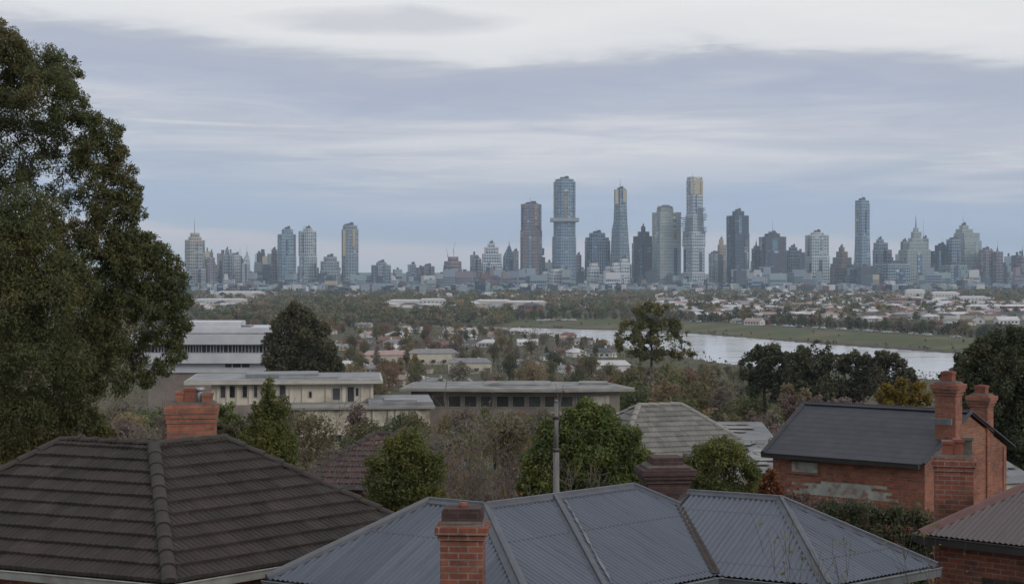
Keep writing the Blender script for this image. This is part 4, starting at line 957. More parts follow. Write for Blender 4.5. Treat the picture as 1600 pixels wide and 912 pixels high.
# ---- blue-grey corrugated iron house, bottom centre
def iron_house():
    Z1, Z2, ZE = 3.4, 3.5, 4.25
    def pz(px, py, drop): D = drop * F / (py - HY); return V3(X(px, D), D, drop)
    A, B, Cc = pz(670, 785, Z1), pz(757, 793, Z1), pz(990, 762, Z1)
    Lf = pz(418, 905, ZE); G2, G = pz(1075, 772, Z2), pz(1220, 782, Z2); VB = pz(1119, 900, ZE); E = pz(1460, 885, ZE)
    r1 = (Cc - B); r1.z = 0; r1.normalize(); r2 = (G - G2); r2.z = 0; r2.normalize()
    H1 = VB - r1 * 3.5; H1 = Vector((H1.x, H1.y, VB.z)); F2 = VB + r2 * 1.6; F2 = Vector((F2.x, F2.y, VB.z))
    V1 = V3(2.60, 24.05, 3.64)
    J = B + r1 * 1.40; J2 = VB - r1 * 2.15
    # back of the roof
    n1 = Vector((-r1.y, r1.x, 0)); Ab = A + Vector((-.7, 2.2, -.85)); Cb = Cc + Vector((.55, 2.0, -.85)); Bb = B + Vector((-.6, 2.6, -.85)); G2b = G2 + Vector((.5, 2.0, -.75)); Eb = E + Vector((-.4, 2.6, 0))
    base = Vector((.5, 23.2, gz(.5, 23.2)))
    t = thing('iron_roofed_house', 'house with a blue-grey corrugated iron roof of several hips and valleys, bottom centre', 'house', base)
    fr = [[Lf, H1, B, A], [H1, VB, V1, Cc, B], [VB, F2, G, G2, V1], [F2, E, G]]
    backs = [[Ab, Lf, A], [Bb, Ab, A, B], [Cb, Bb, B, Cc], [G2b, Cb, Cc, V1, G2], [Eb, G2b, G2, G], [E, Eb, G]]
    ro = roof_obj('roof', fr, 'iron', 'blue_grey_iron', t, base)
    b = MB()
    for p in backs: b.face(p)
    b.build('rear_roof', M['blue_grey_iron'], ro)
    up = Vector((0, 0, .0)); b = MB()
    for a, c, w in ((Lf, A, .08), (A, B, .10), (B, Cc, .10), (B, H1, .11), (Cc, V1, .07), (G2, G, .085), (G, F2, .10), (G, E, .075), (J2, J + (J2 - J) * .02, .085)): iron_cap(b, a + up, c + up, w)
    b.build('ridge_capping', M['iron_cap'], ro)
    b = MB(); valley(b, VB, V1, .065); valley(b, V1, G2, .06); b.build('valley_flashing', M['timber_dark'], ro)
    # old silver tape and mortar dabs beside the middle hip
    rnd = random.Random(3); b = MB(); fall = (J2 - J).normalized(); side = r1
    q = [(J + fall * (.2 + k * .09) + side * (.165 + rnd.uniform(-.012, .012)), rnd.uniform(.006, .03)) for k in range(32)]
    b.grid([p + side * s_ * w_ + Vector((0, 0, .05)) for p, w_ in q for s_ in (-1, 1)], [(2 * k, 2 * k + 1, 2 * k + 3, 2 * k + 2) for k in range(31)])
    b.build('mortar_bedding', M['lead'], ro)
    b = MB()
    for a, c in ((Lf, H1), (H1, VB), (VB, F2), (F2, E)):
        d = (c - a).normalized(); gutter(b, a, c, (d.y, -d.x))
    b.build('gutter', M['gutter_grey'], t)
    ring = [Lf, H1, VB, F2, E, Eb, G2b, Cb, Bb, Ab]
    b = MB(); b.face([p - Vector((0, 0, .13)) for p in ring]); b.build('eave_lining', M['timber_dark'], t)
    b = MB(); wall_ring(b, ring, base.z - .6, Lf.z - .14, .4); b.build('wall', M['old_red_brick'], t)
    D = 19.1; cx = X(723.5, D)
    chimney(t, (cx, D), 66 / F * D, .44, base.z - .4, Z(814, D), R(-3), 'old_red_brick', corbel=(.20, 2), pots=0, step=.032)
    b = MB(); b.box((cx, D, Z(814, D) + .075), (.50, .40, .15), R(-3)); b.box((cx, D, Z(814, D) + .165), (.46, .36, .03), R(-3)); h_ = b.build('chimney_head', M['dark_brick'], t)
    b = MB(); b.tube((cx, D, Z(814, D) + .17), (cx, D, Z(814, D) + .235), .06, .055, 12); b.build('chimney_pot', M['terracotta_pot'], h_)
    D = 25.6
    chimney(t, (X(1039, D), D), 66 / F * D, .6, CAMZ - 5, Z(727, D), R(6), 'dark_brick', corbel=(.26, 3), cap=True, pots=0)
    b = MB(); b.box((X(1040, D), D, Z(720, D)), (48 / F * D, .5, 15 / F * D), R(6)); b.build('chimney_slab', M['dark_brick'], t)
iron_house()

# ---- brick cottage on the right
def cottage():
    th = R(41); rd = Vector((-math.sin(th), math.cos(th), 0)); rd = Vector((-math.cos(R(36)), math.sin(R(36)), 0)); g = Vector((math.sin(R(43)), math.cos(R(43)), 0))
    E1 = P(1445, 717, 42); run = 2.5; rise = 1.12
    R1 = E1 + g * run + Vector((0, 0, rise)); E2 = E1 + g * 2 * run
    Lg = 5.5
    F1 = E1 + rd * 4.72; R2 = R1 + rd * 5.05; F2 = E2 + rd * (Lg - .3)
    base = Vector(((E1.x + F2.x) / 2, (E1.y + F2.y) / 2, 0)); base.z = gz(base.x, base.y) - .2
    t = thing('brick_cottage', 'red brick cottage with a plain dark slate roof and two tall gable-end chimneys', 'house', base)
    ov = rd * -.12
    # roof slopes overhang the front wall
    dz = Vector((0, 0, -.12)); fo = -g * .28 + dz
    ro = roof_obj('roof', [[F1 + fo - Vector((0, 0, 0)), E1 + fo + ov * .6, R1 + ov * .6, R2], [E2 + g * .28 + dz + ov * .6, F2 + g * .28 + dz, R2, R1 + ov * .6]], 'slate', 'slate_dark', t, base)
    b = MB(); iron_cap(b, R2, R1, .12, .03); b.build('ridge_capping', M['slate_dark'], ro)
    b = MB()
    for va, vb, vw in ((E1 + fo + ov, R1 + ov, .06), (F1 + fo, R2, .07), (E2 + g * .28 + dz + ov, R1 + ov, .035)):
        b = MB(); iron_cap(b, va, vb, vw, .02); b.build('verge_trim', M['slate_dark'], ro)
    # walls: front, gable, back
    b = MB(); wz = base.z - .3
    def wl(a, c, th_=.25, top=None):
        a, c = Vector(a), Vector(c); d = (c - a); d.z = 0; d.normalize(); nn = Vector((d.y, -d.x, 0))
        pts = [(a.x, a.y), (c.x, c.y), ((c - nn * th_).x, (c - nn * th_).y), ((a - nn * th_).x, (a - nn * th_).y)]
        b.prism(pts, wz, E1.z - .05)
    wl(F1 + rd * -.15, E1); wl(E1 + g * .002, E2 - g * .002); wl(E2, F2 + rd * -.3); wl(F2 + rd * -.3, F1 + rd * -.15)
    b.build('wall', M['red_brick'], t)
    b = MB(); gd = rd * .25
    tri = [E1 + dz * 0 + Vector((0, 0, -.05)) + g * .02, E2 + Vector((0, 0, -.05)) - g * .02, R1 - Vector((0, 0, .06))]
    b.face(tri); b.face([p + gd for p in tri][::-1])
    for i in range(3): b.face([tri[i], tri[i] + gd, tri[(i + 1) % 3] + gd, tri[(i + 1) % 3]])
    b.build('gable', M['pale_red_brick'], t)
    b = MB(); gutter(b, F1 + fo, E1 + fo, (-g.x, -g.y), w=.11); b.build('gutter', M['gutter_dark'], t)
    # blocked window and patch of pale render on the front wall
    nrm = Vector((rd.y, -rd.x, 0)); nrm = nrm if nrm.y < 0 else -nrm
    def on_wall(name, s0, s1, zt, zb, mat, prd=.03, par=t):
        b = MB(); a = F1 + (E1 - F1) * s0; c = F1 + (E1 - F1) * s1
        b.prism([((a + nrm * prd).x, (a + nrm * prd).y), ((c + nrm * prd).x, (c + nrm * prd).y), ((c - nrm * .05).x, (c - nrm * .05).y), ((a - nrm * .05).x, (a - nrm * .05).y)], E1.z - zb, E1.z - zt); return b.build(name, M[mat], par)
    w = on_wall('window', .16, .33, .33, .62, 'faded_paint', .02); on_wall('window_sill', .145, .345, .62, .68, 'pale_red_brick', .06, w); on_wall('window_lintel', .15, .34, .22, .33, 'dark_brick', .012, w)
    b = MB(); rnd = random.Random(2)
    for r in range(5):
        s0, s1 = .30 + rnd.uniform(-.12, .06) - r * .03, .68 + rnd.uniform(-.05, .1) + r * .03; a, c = F1 + (E1 - F1) * s0 + nrm * .012, F1 + (E1 - F1) * min(.86, s1) + nrm * .012; z = E1.z - .92 - r * .082
        b.face([(a.x, a.y, z), (c.x, c.y, z), (c.x, c.y, z + .082), (a.x, a.y, z + .082)])
    b.build('peeling_render', M['faded_paint'], t)
    # chimneys on the gable
    D1 = 42.9; c1 = Vector((X(1482, D1), D1)); rz = math.atan2(rd.y, rd.x) + math.pi
    chimney(t, (c1.x, c1.y), .60, .52, base.z, Z(597, D1), rz, 'red_brick', corbel=(.36, 3), pots=1, pot_h=.30, square_pot=True)
    D2 = 45.0; c2 = Vector((X(1534, D2), D2))
    chimney(t, (c2.x, c2.y), .52, .52, base.z, Z(616, D2), rz, 'red_brick', corbel=(.34, 3), pots=1, pot_h=.26, square_pot=True)
    b = MB(); b.obox((X(1476, 42.6), 42.6), (math.cos(rz), math.sin(rz)), (-math.sin(rz), math.cos(rz)), -.33, .26, -.20, -.12, Z(662, 42.6), Z(653, 42.6)); b.build('chimney_flashing', M['lead'], ro)
cottage()

# ---- maroon iron-roofed house cut by the lower right corner
def maroon_house():
    E0 = V3(6.37, 24, 4.07); Er = V3(11.4, 19.8, 4.07); d = (Er - E0); d.z = 0; d.normalize(); 
    Er = E0 + d * 6.5
    hip = V3(8.33, 25.0, 3.48); h = (hip - E0); Rg = E0 + h * 1.55; Rg2 = Rg + d * 4.2; Lb = E0 + Vector((d.y * -1, d.x, 0)) * 4.6; Rb = Er + Vector((-d.y, d.x, 0)) * 4.6
    base = Vector((8.8, 23.4, gz(8.8, 23.4) - .3))
    t = thing('maroon_roofed_house', 'brick house with a dull maroon iron hip roof cut by the lower right corner', 'house', base)
    ro = roof_obj('roof', [[E0, Er, Rg2, Rg], [Lb, E0, Rg]], 'iron', 'maroon_iron', t, base)
    b = MB(); b.face([Rb, Lb, Rg, Rg2]); b.face([Er, Rb, Rg2]); b.build('rear_roof', M['maroon_iron'], ro)
    b = MB(); iron_cap(b, E0, Rg, .11); iron_cap(b, Rg, Rg2, .12); iron_cap(b, Lb, Rg, .1); b.build('ridge_capping', M['maroon_cap'], ro)
    b = MB(); gutter(b, E0, Er, (d.y, -d.x)); gutter(b, Lb, E0, (-d.x, -d.y)); b.build('gutter', M['gutter_dark'], t)
    ring = [E0, Er, Rb, Lb]
    b = MB(); b.face([p - Vector((0, 0, .13)) for p in ring]); b.build('eave_lining', M['timber_dark'], t)
    b = MB(); q = wall_ring(b, ring, base.z - .4, E0.z - .14, .22); b.build('wall', M['old_red_brick'], t)
    # a small window under the eave
    a = Vector(q[0]); c = Vector(q[1]); dd = (c - a).normalized(); nn = Vector((dd.y, -dd.x)); s = a + dd * .75
    b = MB(); b.obox(s, dd, nn, 0, .62, -.05, .01, E0.z - 1.25, E0.z - .62); w = b.build('window', M['window_glass'], t)
    b = MB()
    for x0, x1, z0, z1 in ((-.04, 0, -1.29, -.58), (.62, .66, -1.29, -.58), (0, .62, -1.29, -1.25), (0, .62, -.62, -.58), (.295, .325, -1.25, -.62)): b.obox(s, dd, nn, x0, x1, -.04, .035, E0.z + z0, E0.z + z1)
    b.build('window_frame', M['timber_dark'], w)
    D = 26.4
    chimney(t, (X(1490, D), D), 58 / F * D, .55, base.z, Z(712, D), R(-14), 'old_red_brick', corbel=(.24, 2), pots=0, step=.022)
    for px, hh, ww, mt in ((1481, .24, .17, 'terracotta_pot'), (1498, .27, .16, 'terracotta_pot'), (1512, .30, .14, 'mortar_cap')):
        b = MB(); b.box((X(px, D), D, Z(712, D) + hh / 2), (ww, .2, hh), R(-14)); b.box((X(px, D), D, Z(712, D) + hh), (ww + .04, .24, .05), R(-14)); b.build('chimney_pot', M[mt], t)
maroon_house()

# ------------------------------------------------------------------ houses and buildings down the slope
def hip_house(name, label, eave, ridge, tile, wall, z_ground, cat='house', kind='tile', cap='brown_cap'):
    """eave: four points counter-clockwise from the front left; ridge: two points left, right"""
    base = Vector((sum(p.x for p in eave) / 4, sum(p.y for p in eave) / 4, z_ground))
    t = thing(name, label, cat, base)
    a, b_, c, d = eave; r0, r1 = ridge
    ro = roof_obj('roof', [[a, b_, r1, r0], [b_, c, r1], [c, d, r0, r1], [d, a, r0]], kind, tile, t, base)
    m = MB()
    for p, q in ((a, r0), (b_, r1), (c, r1), (d, r0), (r0, r1)): tile_caps(m, p + Vector((0, 0, .03)), q + Vector((0, 0, .03)), .11)
    m.build('ridge_tiles', M[cap], ro)
    m = MB(); wall_ring(m, eave, z_ground - .5, a.z - .1, .4); m.build('wall', M[wall], t)
    m = MB()
    for p, q in ((a, b_), (b_, c), (d, a)):
        e = (q - p).normalized(); gutter(m, p, q, (e.y, -e.x))
    m.build('gutter', M['gutter_grey'], t)
    return t
def hip_rect(p0, yaw, w, d, rise, inset):
    ux, uy = Vector((math.cos(yaw), math.sin(yaw), 0)), Vector((-math.sin(yaw), math.cos(yaw), 0))
    e = [p0, p0 + ux * w, p0 + ux * w + uy * d, p0 + uy * d]; up = Vector((0, 0, rise))
    return e, (p0 + ux * inset + uy * d / 2 + up, p0 + ux * (w - inset) + uy * d / 2 + up)
e, r = hip_rect(V3(X(962, 56), 56, 7.0), R(17), 6.4, 7.0, 1.85, 2.3)
hip_house('grey_tiled_house', 'house with a pale grey tiled hip roof behind the round green bush', e, r, 'grey_tile', 'old_red_brick', gz(7, 60), cap='fascia_grey')
e, r = hip_rect(V3(X(455, 45), 45, 6.15), R(-6), 4.3, 6.0, 1.15, 1.9)
hip_house('maroon_tiled_house', 'house with a weathered maroon tiled roof between the conical tree and the small olive tree', e, r, 'maroon_tile', 'old_red_brick', gz(-4, 45), cap='brown_cap')

# flat-roofed sheds with patchy sheet roofs right of the grey house
for px0, px1, yf, yb, D, lb in ((1096, 1226, 700, 668, 62, 'low shed with a patchy grey sheet roof left of the brick cottage'), (1150, 1262, 742, 712, 50, 'pale flat-roofed shed half hidden behind the small olive bush'), (1545, 1640, 758, 735, 52, 'low grey-roofed shed behind the brick cottage at the right edge')):
    z = Z(yf, D); x0, x1 = X(px0, D), X(px1, D); dep = 7.5; z2 = z + .35; g0 = gz((x0 + x1) / 2, D)
    t = thing('garden_shed', lb, 'shed', ((x0 + x1) / 2, D + dep / 2, g0))
    pol = [Vector((x0, D, z)), Vector((x1, D + .8, z)), Vector((x1 + .3, D + dep, z2)), Vector((x0 + .2, D + dep, z2))]
    ro = roof_obj('roof', [pol], 'iron', 'sheet_iron' if 'sheet_iron' in M else 'sheet_roof_grey', t, (t.location.x, t.location.y, t.location.z))
    b = MB(); b.prism([(x0 + .2, D + .2), (x1 - .2, D + .95), (x1 - .1, D + dep - .3), (x0 + .4, D + dep - .3)], g0 - .5, z - .02); b.build('wall', M['render_dirty'], t)
    rnd = random.Random(px0)
    for k in range(9):
        b = MB(); a, h = rnd.uniform(.05, .9), rnd.uniform(.1, .85); q = pol[0].lerp(pol[1], a) + (pol[3] - pol[0]) * h
        b.box(q + Vector((0, 0, .07)), (rnd.uniform(.4, 1.4), rnd.uniform(.3, 1.1), .03), rnd.uniform(-.5, .5)); b.build('patch_sheet', M['concrete_roof'], ro)

def facade(t, o, ux, L_, z0, z1, wins, frame='window_frame', glass='window_glass', depth=.12):
    """windows (s0, s1, zb, zt) on the wall starting at o, running along ux; each a recess-framed part with its pane and sill"""
    uy = (ux[1], -ux[0])                                     # outward
    for s0, s1, zb, zt in wins:
        b = MB(); b.obox(o, ux, uy, s0, s1, -.02, .012, zb, zt); w = b.build('window', M[glass], t)
        b = MB()
        for a in ((s0 - .1, s0, zb - .1, zt + .1), (s1, s1 + .1, zb - .1, zt + .1), (s0, s1, zt, zt + .1), (s0, s1, zb - .1, zb)): b.obox(o, ux, uy, a[0], a[1], -.01, .09, a[2], a[3])
        if s1 - s0 > 1.4:
            n = int((s1 - s0) / 1.1)
            for k in range(1, n): x = s0 + (s1 - s0) * k / n; b.obox(o, ux, uy, x - .035, x + .035, .0, .05, zb, zt)
        b.build('frame', M[frame], w)

# ---- cream building, upper pavilion on a long rendered base
def cream_building():
    D = 190; yaw = R(6); ux = (math.cos(yaw), math.sin(yaw)); 
    def s_of(px, o): # distance along the wall where it crosses the pixel column
        k = (px - CX) / F; return (k * o[1] - o[0]) / (ux[0] - k * ux[1])
    x0 = X(330, D); o = (x0, D); base = Vector((X(455, D), D + 6, gz(X(455, D), D)))
    t = thing('cream_building', 'two-storey cream building with a thin flat roof and tall dark windows', 'building', base)
    L_ = s_of(583, o); uyv = (-ux[1], ux[0]); zt, zb = Z(600, D), Z(634, D)
    b = MB(); b.obox(o, ux, uyv, 0, L_, 0, 12, zb, zt); b.build('upper_wall', M['render_cream'], t)
    b = MB(); b.obox(o, ux, uyv, -3.2, L_ + 1.2, -1.3, 14, zt + .02, zt + .42); fa = b.build('roof', M['fascia_pale'], t)
    b = MB(); b.obox(o, ux, uyv, -2.9, L_ + .9, -1.0, 13.7, zt + .42, zt + .50); b.obox(o, ux, uyv, 4, 13, 3, 9, zt + .5, zt + 1.0); b.obox(o, ux, uyv, 8.2, 15.5, 1, 6, zt + .5, zt + .75); b.build('roof_sheeting', M['sheet_roof_grey'], fa)
    px2s = lambda a: s_of(a, o); zz = lambda y: Z(y, D)
    wins = [(px2s(a), px2s(c), zz(621), zz(603)) for a, c in ((345, 352), (359, 367), (379, 386), (397, 402), (437, 446))] + [(px2s(520), px2s(531), zz(626), zz(608)), (px2s(543), px2s(553), zz(629), zz(606)), (px2s(483), px2s(487), zz(622), zz(613)), (px2s(556), px2s(560), zz(620), zz(608))]
    facade(t, o, ux, L_, zb, zt, wins)
    for px in (341, 356, 372, 391, 412, 455, 474, 511, 537, 566, 581): b = MB(); s = px2s(px); b.obox(o, ux, uyv, s - .18, s + .18, -.14, .0, zb, zt - .02); b.build('pilaster', M['render_cream'], t)
    # terrace slab and long lower storey
    D2 = 184; o2 = (X(436, D2), D2)
    L2 = ((672 - CX) / F * o2[1] - o2[0]) / (ux[0] - (672 - CX) / F * ux[1])
    zt2 = Z(640, D2)
    b = MB(); b.obox(o2, ux, uyv, 0, L2, 0, 17, base.z - 1, zt2); b.build('lower_wall', M['render_dirty'], t)
    b = MB(); b.obox(o2, ux, uyv, -.5, L2 + .6, -.5, 17.4, zt2 + .01, zt2 + .3); b.build('terrace_slab', M['fascia_grey'], t)
    b = MB(); b.obox(o2, ux, uyv, L2 - 7.4, L2 + .4, .6, 12, zt2 + .31, zt2 + .75); b.obox(o2, ux, uyv, L2 - 5.5, L2 - 1.5, 1.5, 6, zt2 + .75, zt2 + .95); b.build('terrace_roof', M['sheet_roof_grey'], t)
    s2 = lambda px: ((px - CX) / F * o2[1] - o2[0]) / (ux[0] - (px - CX) / F * ux[1])
    facade(t, o2, ux, L2, 0, 0, [(s2(478), s2(500), Z(690, D2), Z(681, D2)), (s2(516), s2(534), Z(691, D2), Z(680, D2)), (s2(548), s2(566), Z(690, D2), Z(676, D2)), (s2(590), s2(606), Z(680, D2), Z(667, D2)), (s2(628), s2(636), Z(664, D2), Z(650, D2))])
    rnd = random.Random(5)
    for k in range(7): b = MB(); s = rnd.uniform(1, L2 - 1); b.obox(o2, ux, uyv, s, s + .12, -.1, 0, zt2 - rnd.uniform(2.5, 5), zt2 - .05); b.build('downpipe', M['gutter_grey'], t)
    # railing on the terrace edge in front of the left windows
    b = MB(); o3 = (X(338, 187), 187)
    b.obox(o3, ux, uyv, 0, 9.5, 0, .1, Z(636, 187), Z(626, 187) - .55); b.obox(o3, ux, uyv, -1, 10, -.3, 3, base.z - 1, Z(636, 187)); b.build('terrace_parapet', M['render_pinkgrey'], t)
cream_building()

# ---- long flat-roofed building, centre
def flat_building():
    D = 205; base = Vector((X(806, D), D + 7, gz(X(806, D), D)))
    t = thing('flat_roofed_building', 'long low pink-grey building under a wide overhanging flat roof, in the centre behind the bushes', 'building', base)
    yaw = R(-2.2); ux = (math.cos(yaw), math.sin(yaw)); uyv = (-ux[1], ux[0]); o = (X(624, D), D); L_ = 29.0
    zt = Z(611, D)
    b = MB(); b.obox(o, ux, uyv, 1.4, L_ + .4, 1.6, 13, base.z - 1, zt); b.build('wall', M['render_pinkgrey'], t)
    P0 = lambda a, c: (o[0] + ux[0] * a + uyv[0] * c, o[1] + ux[1] * a + uyv[1] * c)
    b = MB(); b.prism([P0(0, 0), P0(13, -.9), P0(22, -.9), P0(L_ + 2.4, .8), P0(L_ + 2.4, 3), P0(L_ - 1, 13.5), P0(12, 15), P0(.5, 13)], zt + .01, zt + .34); ro = b.build('roof', M['fascia_grey'], t)
    b = MB(); b.prism([P0(.6, .5), P0(13, -.4), P0(22, -.4), P0(L_ + 1.6, 1.2), P0(L_ - 1.2, 13), P0(12, 14.4), P0(1, 12.5)], zt + .34, zt + .40); b.obox(o, ux, uyv, 11, 20, 5, 12, zt + .4, zt + .62); b.obox(o, ux, uyv, 24, 28, 7, 11, zt + .4, zt + .7); b.build('roof_sheeting', M['concrete_roof'], ro)
    oo = P0(0, 1.6); wins = []
    for a in np.arange(2.2, 27.5, 2.15): wins.append((a, a + 1.55, zt - 2.15, zt - .75))
    facade(t, oo, ux, L_, 0, 0, wins, frame='fascia_grey')
    b = MB(); b.obox(oo, ux, uyv, 25.6, 28.0, -.05, 0, zt - 2.3, zt - .6); b.build('pale_panel', M['fascia_pale'], t)
    b = MB(); b.obox(o, ux, uyv, 20, L_ + 4, -1.5, 1.2, zt - 3.1, zt - 2.75); b.build('porch_slab', M['fascia_pale'], t)
    b = MB(); b.obox(o, ux, uyv, 20.3, L_ + 3.7, -1.2, 1.2, base.z - 1, zt - 3.1); b.build('porch_wall', M['render_pinkgrey'], t)
flat_building()

# ---- white terraced building on the left
def white_building():
    D = 275; base = Vector((X(330, D), D + 10, gz(X(330, D), D)))
    t = thing('white_building', 'large white building with stacked bands and a ribbon of windows, behind the dark conifer', 'building', base)
    def band(name, x0, x1, yt, yb, off, dep, mat, par=t):
        b = MB(); d = D + off; b.prism([(X(x0, d), d), (X(x1, d), d), (X(x1, d) - 1, d + dep), (X(x0, d) + 1, d + dep)], Z(yb, d), Z(yt, d)); return b.build(name, M[mat], par)
    band('ground_storey', 214, 430, 567, 582, 1.2, 24, 'white_panel'); band('basement', 232, 425, 582, 660, 1.6, 23, 'render_pinkgrey'); band('middle_band', 206, 428, 552, 567.5, 0, 25, 'white_panel')
    band('window_recess', 212, 426, 537.6, 551.8, 1.6, 22, 'white_panel')
    band('upper_band', 200, 437, 523, 538, -.4, 26, 'white_panel')
    r = band('roof', 204, 432, 520.5, 522.8, .8, 24, 'sheet_roof_grey'); band('roof_step', 226, 420, 512, 520.4, 4, 16, 'white_panel', r); band('plant_room', 270, 376, 503, 511.9, 6, 11, 'white_panel', r); band('plant_room', 376.5, 392, 508, 511.9, 7, 8, 'sheet_roof_grey', r)
    d = D + 1.6; rnd = random.Random(8); x = 216
    while x < 424:
        w = rnd.choice((9, 11, 14)); b = MB(); b.box((X(x + w / 2, d), d - .03, (Z(539, d) + Z(550.5, d)) / 2), ((w - 1.6) / F * d, .08, 11 / F * d)); wn_ = b.build('window', M['window_glass'], t)
        b = MB(); b.box((X(x + w * .55, d), d - .06, (Z(539, d) + Z(550.5, d)) / 2), (.12, .1, 11 / F * d)); b.build('mullion', M['white_panel'], wn_); x += w
    d = D + 1.2
    for x0, x1 in ((352, 362), (364, 376), (378, 390)):
        b = MB(); b.box((X((x0 + x1) / 2, d), d - .03, (Z(563, d + 0) + Z(571, d)) / 2 - .35), ((x1 - x0) / F * d, .08, 7 / F * d)); b.build('window', M['window_glass'], t)
white_building()

# ---- the concrete street pole in front of the round bush
D = 31; b = MB(); x = X(869, D); g0 = gz(x, D)
t = thing('utility_pole', 'weathered grey timber pole standing in front of the round green bush', 'pole', (x, D, g0))
b.tube((x, D, g0 - .5), (x, D, Z(700, D)), .085, .062, 10); b.tube((x, D, Z(700, D)), (x, D, Z(628, D)), .05, .042, 10); b.build('shaft', M['pole_grey'], t)
b = MB(); b.tube((x, D, Z(628, D)), (x, D, Z(624, D)), .055, .03, 10); b.build('cap', M['gutter_grey'], t)
b = MB()
for yy in (652, 703): b.tube((x, D, Z(yy, D) - .03), (x, D, Z(yy, D) + .03), .068, .068, 10)
b.build('band', M['gutter_dark'], t)

# ------------------------------------------------------------------ named trees and bushes
tree_px('gum_tree', 'huge dark green tree with open branches filling the left edge of the picture', 'tree', 38, -40, [
    (8, 78, 40), (-25, 60, 45), (55, 98, 38), (98, 112, 34), (20, 130, 52, 1), (70, 150, 48, -1), (112, 168, 38), (138, 190, 24), (-30, 170, 60), (30, 195, 45, 1.5, .6), (85, 210, 42, 1, .7),
    (168, 210, 27), (178, 238, 24), (140, 235, 36), (110, 262, 36, 1, .55), (60, 250, 36, 2, .4), (10, 250, 40, 2, .5), (30, 285, 34, 1, .6), (-10, 300, 40, 1, .6), (70, 345, 34, 0, .7), (40, 430, 45, 0, .8), (255, 455, 22), (190, 270, 26), (160, 285, 34), (205, 300, 24), (208, 332, 24), (170, 330, 36), (125, 320, 30, 1, .6), (85, 305, 26, 2, .4),
    (230, 382, 26), (212, 396, 30), (252, 400, 22), (185, 402, 38), (195, 365, 28), (150, 375, 40), (105, 370, 40, 0, .8), (35, 330, 50, -2), (10, 380, 60, -2), (60, 395, 50, -1.5), (235, 405, 30), (262, 415, 26), (278, 440, 24), (210, 425, 38), (165, 430, 46), (115, 430, 48, -1), (285, 470, 20), (262, 480, 30), (225, 475, 38),
    (282, 505, 20), (262, 520, 27), (272, 548, 21), (258, 572, 20), (225, 525, 32, 1, .6), (180, 490, 48, 0, .8), (130, 500, 52), (70, 470, 60, -2), (15, 470, 62, -2), (-30, 420, 60), (205, 560, 28, 1, .7), (165, 555, 44), (110, 565, 52, -1), (50, 555, 60, -2), (-10, 560, 62, -1),
    (232, 590, 20), (190, 600, 24, 0, .7), (135, 612, 36, 0, .9), (80, 630, 46), (20, 640, 58, -1), (-30, 660, 50), (128, 655, 28), (155, 668, 24), (170, 684, 16), (95, 672, 30), (45, 690, 42), (0, 710, 40), (70, 705, 25)],
    .043, 'leaf_gum', 440, 11, trunk_r=.34, sub=14, subr=.33, fill=.34, tr_top=.8, droop=1.0, hole=(2.1, -1.9), aspect=.36)
tree_px('conical_tree', 'conical yellow-green conifer standing in front of the cream building', 'tree', 36, 418, [
    (420, 597, 10), (418, 612, 14), (422, 630, 19), (408, 640, 17), (432, 645, 18), (405, 660, 22), (437, 664, 21), (420, 668, 26), (398, 686, 23), (446, 690, 22), (420, 695, 30), (392, 712, 25), (450, 712, 24), (424, 722, 32), (395, 745, 28), (450, 745, 26)],
    .045, 'leaf_conifer', 420, 12, trunk_r=.10, sub=6, subr=.5, aspect=.3, fill=.3, tr_top=.95)
tree_px('small_tree', 'dense olive-green small tree between the maroon roof and the brown twiggy shrub', 'tree', 34, 628, [
    (640, 682, 18), (620, 697, 24), (655, 700, 24), (600, 718, 26), (640, 720, 34), (675, 725, 24), (592, 748, 26), (625, 752, 38), (665, 752, 32), (600, 778, 28), (640, 785, 38), (676, 775, 22), (610, 805, 26)],
    .045, 'leaf_conifer', 400, 13, trunk_r=.10, sub=6, subr=.5, aspect=.32, fill=.3)
tree_px('round_bush', 'large bright green rounded bush beside the grey pole, above the iron roof', 'bush', 36, 912, [
    (890, 652, 22), (920, 645, 24), (945, 652, 24), (870, 672, 27), (905, 668, 34), (948, 670, 32), (980, 680, 24), (850, 700, 28), (890, 702, 40), (938, 705, 42), (985, 708, 30), (1004, 715, 16), (835, 728, 26), (872, 738, 38), (920, 745, 44), (970, 742, 38), (1000, 738, 20), (826, 752, 22), (850, 765, 32), (900, 775, 40), (960, 770, 40), (990, 768, 24), (840, 790, 30)],
    .048, 'leaf_bush', 420, 14, trunk_r=.12, sub=7, subr=.5, aspect=.42, fill=.24)
tree_px('olive_bush', 'smaller loose olive bush right of the dark brick chimney, above the iron roof', 'bush', 33, 1128, [
    (1100, 705, 19), (1125, 698, 21), (1150, 706, 20), (1090, 725, 23), (1122, 725, 30), (1158, 725, 25), (1174, 738, 15), (1083, 748, 22), (1118, 752, 32), (1152, 748, 30), (1096, 774, 27), (1136, 778, 32), (1168, 768, 20)],
    .036, 'leaf_conifer', 560, 15, trunk_r=.08, sub=8, subr=.5, aspect=.4, fill=.32, hole=(2.2, -1.5))
tree_px('dark_conifer', 'very dark rounded conifer covering the right end of the white building', 'tree', 235, 475, [
    (462, 482, 14), (448, 492, 14), (478, 494, 18), (440, 510, 20), (470, 515, 28), (500, 515, 18), (430, 535, 18), (455, 545, 28), (492, 542, 30), (515, 545, 14), (422, 560, 17), (445, 572, 24), (485, 572, 30), (520, 568, 16), (532, 574, 9), (430, 590, 20), (510, 592, 22), (470, 600, 30)],
    .25, 'leaf_dark', 17, 16, trunk_r=.4, sub=6, subr=.45, aspect=.5, fill=.25)
